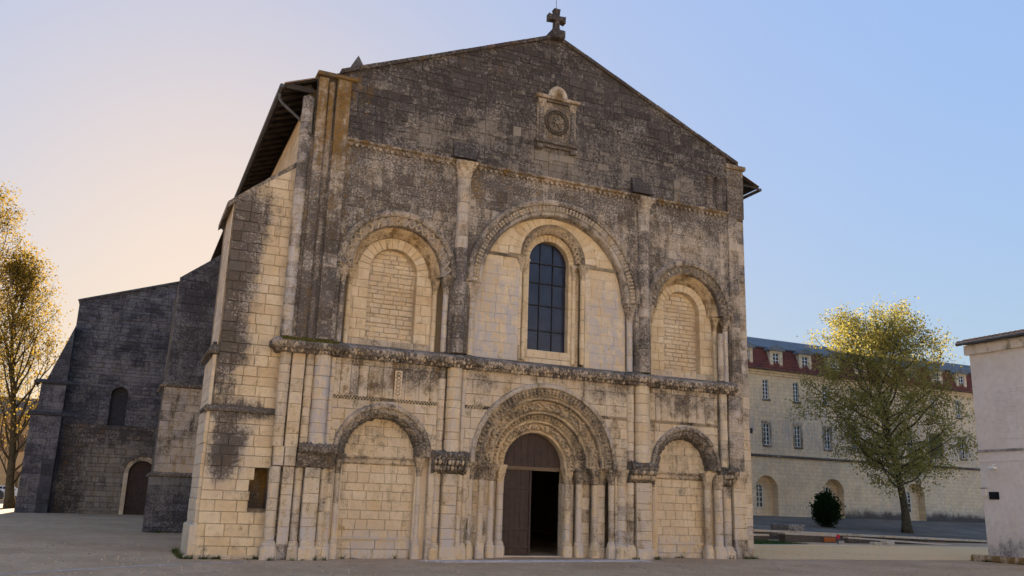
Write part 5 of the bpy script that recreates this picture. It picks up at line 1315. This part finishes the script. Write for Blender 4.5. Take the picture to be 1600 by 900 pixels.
def build_tree(name, base_, label, H, fork, nl, crown, mats, seed, lf, spread, size, lean=(0,0), up=(.03,.03,.06), tr=.32, sub=(8,6), tilt=(.5,1.35), group=None, wob=.16, top=.72, bare=0.):
    T = Tree(seed); r = T.r; b = Vector(base_)
    root = thing(name, b, label, 'tree', group)
    pts, dirs, rs = T.path(b-Vector((0,0,.2)), Vector((lean[0],lean[1],1)).normalized(), H*.86, tr, .03, 16, .05, .03)
    rs[0] *= 1.5; rs[1] *= 1.12
    tube(T.wood, pts, rs, 9)
    for i in range(nl):
        f = fork+(.98-fork)*((i+r.random()*.8)/nl)
        k = min(int(f*16), 15); t = f*16-k; p = pts[k].lerp(pts[k+1], t); rr = rs[k]+(rs[k+1]-rs[k])*t
        g = (f-fork)/(1-fork); tl = tilt[1]+(tilt[0]-tilt[1])*g
        L = crown*math.sin(PI*(.20+top*g))**.8*r.uniform(.75,1.1)
        d = any_perp(Vector((0,0,1)), i*2.4+r.uniform(-.4,.4), tl)
        lp, ld, lr = T.path(p, d, L, min(rr*.55, .03+.016*L), .015, 8, wob, up[0])
        tube(T.wood, lp, lr, 6)
        for j in range(sub[0]):
            q = .22+.78*(j+r.random())/sub[0]; k = min(int(q*8), 7); p2 = lp[k].lerp(lp[k+1], q*8-k)
            d2 = any_perp(ld[k], r.uniform(0,2*PI), r.uniform(.45,1.05)); L2 = L*.42*(1.15-.6*q)*r.uniform(.7,1.2)+.35
            bp, bd, br = T.path(p2, d2, L2, .022, .008, 5, .2, up[1]); tube(T.twig, bp, br, 4)
            for m_ in range(sub[1]):
                q2 = .25+.75*(m_+r.random())/sub[1]; k = min(int(q2*5), 4); p3 = bp[k].lerp(bp[k+1], q2*5-k)
                d3 = any_perp(bd[k], r.uniform(0,2*PI), r.uniform(.3,.9)); L3 = r.uniform(.45,.95)
                tp, td, tr_ = T.path(p3, d3, L3, .009, .004, 3, .25, up[2]); tube(T.twig, tp, tr_, 3); 
                if tp[-1].z-b.z > bare*r.uniform(.5,1.25): T.tips.append((tp[-1], td[-1]*L3))
    T.wood.build('trunk', mats[0], root, smooth=True); T.twig.build('twigs', mats[0], root)
    V, F, W = T.leaves(lf, spread, size); mkobj('crown', V, F, mats[1], root, wx=W)
    return root
build_tree('plane_tree', (45.6,18.,terr(45.6,18)), 'leafy plane tree with sunlit golden crown in front of the convent', 15.2, .22, 46, 5.7, ('bark','leaf'), 3, 18, .24, .16, up=(.02,-.01,-.02), tr=.30, tilt=(.45,1.25), wob=.25, top=.62)
build_tree('street_tree', (-10.5,41.,gz(-10,41)), 'nearer golden spring tree with forked trunk beside the transept', 18, .10, 36, 5.0, ('bark','leaf2'), 8, 8, .28, .17, lean=(-.12,.05), up=(.10,.08,.12), tr=.30, tilt=(.25,.75), bare=8.5, group='spring trees on the left')
build_tree('street_tree', (-15.2,43.,gz(-15,43)), 'taller golden spring tree cut by the left edge of the picture', 23.5, .12, 46, 6.0, ('bark','leaf2'), 21, 9, .30, .17, up=(.09,.07,.10), tr=.36, tilt=(.3,.85), bare=9, group='spring trees on the left')
# dark round shrub
o = thing('round_shrub', (40.4,20.,terr(40,20)), 'dark round shrub at the foot of the convent wall', 'shrub')
T = Tree(5); c = Vector((40.4,20.,terr(40,20)+1.15))
for i in range(700):
    v = Vector((T.r.gauss(0,1),T.r.gauss(0,1),T.r.gauss(0,1))).normalized()*T.r.uniform(.55,1.)
    T.tips.append((c+Vector((v.x*.82,v.y*.85,v.z*1.10))*(1+.55*noise.noise(v*2.6+Vector((3,1,2)))), v*.3))
V, F, W = T.leaves(11, .12, .16); mkobj('crown', V, F, 'leaf3', o, wx=W)
mb = MB()
for i in range(5): tube(mb, [Vector((40.4+.1*math.cos(i*1.3),20+.1*math.sin(i*1.3),terr(40,20)-.05)), c+Vector((.5*math.cos(i*1.3),.5*math.sin(i*1.3),.1))], [.04,.015], 5)
mb.build('trunk', 'bark', o)
# ================================================================== LEFT BACKGROUND
M['ochrewall'] = simple('ochre_render', (.52,.33,.16), (.58,.39,.20), .8, .9, .1, .2)
o = thing('town_house', (-26,78,.6), 'ochre rendered town house behind the tree at far left', 'house')
mb = MB(); tb_ = gz(-20,70)
box(mb, -44, -10.5, 78, 88, tb_-.3, 9.2, tint()); wl_ = mb.build('wall', 'ochrewall', o)
mb = MB(); mb.add([(-44.4,77.5,9.2),(-10.1,77.5,9.2),(-10.1,83,11.6),(-44.4,83,11.6),(-44.4,88.5,9.2),(-10.1,88.5,9.2)], [(0,1,2,3),(3,2,5,4),(0,3,4),(1,5,2)]); mb.build('roof', 'tile', o)
for x in (-40,-36,-32,-28,-24,-20,-16.4,-13.0):
    for z in (1.9,5.6):
        mb = MB(); box(mb, x-.5, x+.5, 77.96, 78.02, z, z+1.6, tint()); wn_ = mb.build('window', 'pane', o)
        for s in (-1,1): mb = MB(); box(mb, x+s*.78-.26, x+s*.78+.26, 77.9, 77.98, z-.05, z+1.65, tint()); mb.build('shutter', 'brownframe', wn_)
def car(x, y, z, rot, paint, label):
    o = thing('parked_car', (0,0,0), label, 'car', 'cars parked at far left')
    prof = [(-2.0,.35),(-2.02,.62),(-1.9,.80),(-1.05,.92),(-.45,1.38),(.2,1.46),(1.2,1.42),(1.75,1.02),(1.95,.9),(2.0,.55),(1.92,.32)]
    mb = MB(); n = len(prof); V = []
    for yy, k in ((-.84,.94),(-.78,1),(.78,1),(.84,.94)):
        for a, b in prof:
            ins = .16*max(0,(b-.9)/.5) if abs(yy) > .8 else .10*max(0,(b-.9)/.5)
            V.append((a*(.985 if abs(yy) > .8 else 1), yy-(ins if yy > 0 else -ins), .32+(b-.32)*(.99 if abs(yy) > .8 else 1)))
    F = [(i,(i+1)%n,n*(j+1)+(i+1)%n if j == 0 else n*(j+1)+(i+1)%n,n*(j+1)+i) if j == 0 else (n*j+i,n*j+(i+1)%n,n*(j+1)+(i+1)%n,n*(j+1)+i) for j in range(3) for i in range(n)]
    F += [tuple(range(n)), tuple(range(3*n,4*n))[::-1]]
    parts = [('body', mb.add(V, F, tint()), paint)]
    for s in (-1,1):
        g = MB(); g.add([(-.85,s*.80,.95),(.3,s*.80,.97),(.3,s*.705,1.36),(-.38,s*.705,1.34)], [(0,1,2,3)]); parts.append(('side_window', g, 'pane'))
        g = MB(); g.add([(.36,s*.80,.97),(1.45,s*.80,1.0),(1.15,s*.715,1.34),(.36,s*.705,1.36)], [(0,1,2,3)]); parts.append(('side_window', g, 'pane'))
        for wx_ in (-1.25,1.25):
            g = MB()
            tube(g, [Vector((wx_,s*.68,.32)),Vector((wx_,s*.87,.32))], [.32,.32], 18); parts.append(('wheel', g, 'black'))
            g = MB(); tube(g, [Vector((wx_,s*.86,.32)),Vector((wx_,s*.885,.32))], [.19,.17], 14); parts.append(('rim', g, 'zinc'))
        g = MB(); box(g, -2.03,-1.90, s*.62-.14, s*.62+.14, .62, .76, tint(), .02); parts.append(('headlight', g, 'white'))
    g = MB(); g.add([(-1.0,-.66,.955),(-1.0,.66,.955),(-.48,.60,1.375),(-.48,-.60,1.375)], [(0,1,2,3)]); parts.append(('windscreen', g, 'pane'))
    for nm, g, mt in parts: g.build(nm, mt, o)
    o.location = (x,y,z); o.rotation_euler = (0,0,rot); return o
M['carwhite'] = simple('white_car_paint', (.62,.64,.66), None, rough=.3, spec=.5)
M['cardark'] = simple('dark_car_paint', (.03,.035,.05), None, rough=.25, spec=.5)
car(-13.6,62,gz(-13,62),.2,'carwhite','white car parked beyond the tree at far left')
car(-14.6,57,gz(-13,57),.25,'cardark','dark car parked in front of the white one at far left')

# ================================================================== FILL HOUSES (unseen, behind the camera): added to bounce sun onto the shaded facade
def fill_house(x0, x1, y, h, wall, label):
    o = thing('fill_house', ((x0+x1)/2, y, 0), label, 'house', 'unseen houses added as fill reflectors')
    mb = MB(); box(mb, x0, x1, y-9, y, -.2, h, tint()); wl_ = mb.build('wall', wall, o)
    mb = MB(); mb.add([(x0-.2,y+.4,h),(x1+.2,y+.4,h),(x1+.2,y-4.5,h+2.2),(x0-.2,y-4.5,h+2.2),(x0-.2,y-9.4,h),(x1+.2,y-9.4,h)], [(0,1,2,3),(3,2,5,4),(0,3,4),(1,5,2)]); mb.build('roof', 'tile', o)
    n = max(2, int((x1-x0)/3.2))
    for i in range(n):
        x = x0+(x1-x0)*(i+.5)/n
        for z in ((1.0,4.6,8.0) if h > 10 else (1.0,4.6)):
            mb = MB(); box(mb, x-.5, x+.5, y-.02, y+.03, z, z+1.7, tint()); wn_ = mb.build('window', 'pane', o)
            mb = MB(); box(mb, x-.62, x+.62, y-.01, y+.10, z-.14, z-.01, tint()); mb.build('sill', wall, wn_)
M['fillwall'] = simple('limestone_fill_render', (.70,.60,.45), (.75,.65,.50), .7, .9, .1, .2)
M['fillwall2'] = simple('pale_fill_render', (.74,.68,.58), (.78,.72,.62), .7, .9, .1, .2)
for x0, x1, h, wm, lab in ((-52,-31,13,'fillwall','leftmost unseen limestone house added to bounce sun'),(-31,-14,13.5,'fillwall2','pale rendered unseen house added to bounce sun'),(-14,4,13.5,'fillwall','broad unseen limestone house added to bounce sun on the portal'),(4,24,14.5,'fillwall2','tall pale unseen house added to bounce sun on the portal'),(24,46,13,'fillwall','rightmost unseen limestone house added to bounce sun')):
    fill_house(x0, x1, -50., h, wm, lab)

# weeds and tufts rooted in the joint between wall and gravel, and loose pebbles
def tuft(mb, x, y, z, n, h):
    for i in range(n):
        a = random.uniform(0,2*PI); r = random.uniform(0,.07); lx, ly = random.gauss(0,.05), random.gauss(0,.05); hh = h*random.uniform(.5,1.2); q = random.uniform(0,PI)
        bx, by = x+r*math.cos(a), y+r*math.sin(a); ex, ey = .012*math.cos(q), .012*math.sin(q)
        mb.add([(bx-ex,by-ey,z),(bx+ex,by+ey,z),(bx+lx+ex*.5,by+ly+ey*.5,z+hh*.6),(bx+lx*1.8,by+ly*1.8,z+hh)], [(0,1,2),(0,2,3)], tint())
M['weed'] = leaf_mat('weed_leaf', (.05,.07,.02), (.11,.12,.04), (.12,.14,.03))
mb = MB()
for x0, x1, y, n in ((-2.4,0,.20,26),(0,2,-.22,8),(2.1,4.7,.40,6),(12.4,13.5,-.34,7),(13.6,16.4,.40,7),(16.6,18,-.10,14),(-3.0,0,13.8,16)):
    for i in range(n):
        x = random.uniform(x0,x1); tuft(mb, x, y+random.uniform(-.08,.02), gz(x,y)-.01, random.randint(6,16), random.uniform(.06,.18))
for i in range(30):
    y = random.uniform(.3,3.2); tuft(mb, -2.28+random.uniform(-.08,.0), y, gz(0,y)-.01, 10, random.uniform(.06,.2))
for i in range(26):
    y = random.uniform(-6,-1.4); tuft(mb, 27.62+random.uniform(-.06,.0), y, gz(27,y)-.01, 10, random.uniform(.06,.16))
setp(mb.build('weeds', 'weed'), 'small green weeds growing along the foot of the walls', 'weeds', kind='stuff')
mb = MB()
for i in range(2600):
    t_ = random.random()**1.6; y = -20+26*random.random(); x = random.uniform(-12,26)
    if -.35 < y and -2.3 < x < 18.2: continue
    r = random.uniform(.010,.030); z = gz(x,y)
    blob(mb, Vector((x,y,z+r*.3)), (Vector((r*1.3,0,0)),Vector((0,r,0)),Vector((0,0,r*.7))), tint(), 5, 3, .25)
M['pebble'] = simple('pebble', (.50,.39,.29), (.22,.17,.13), 9, .9, .1)
setp(mb.build('pebbles', 'pebble'), 'loose pebbles scattered over the gravel forecourt', 'pebbles', kind='stuff')
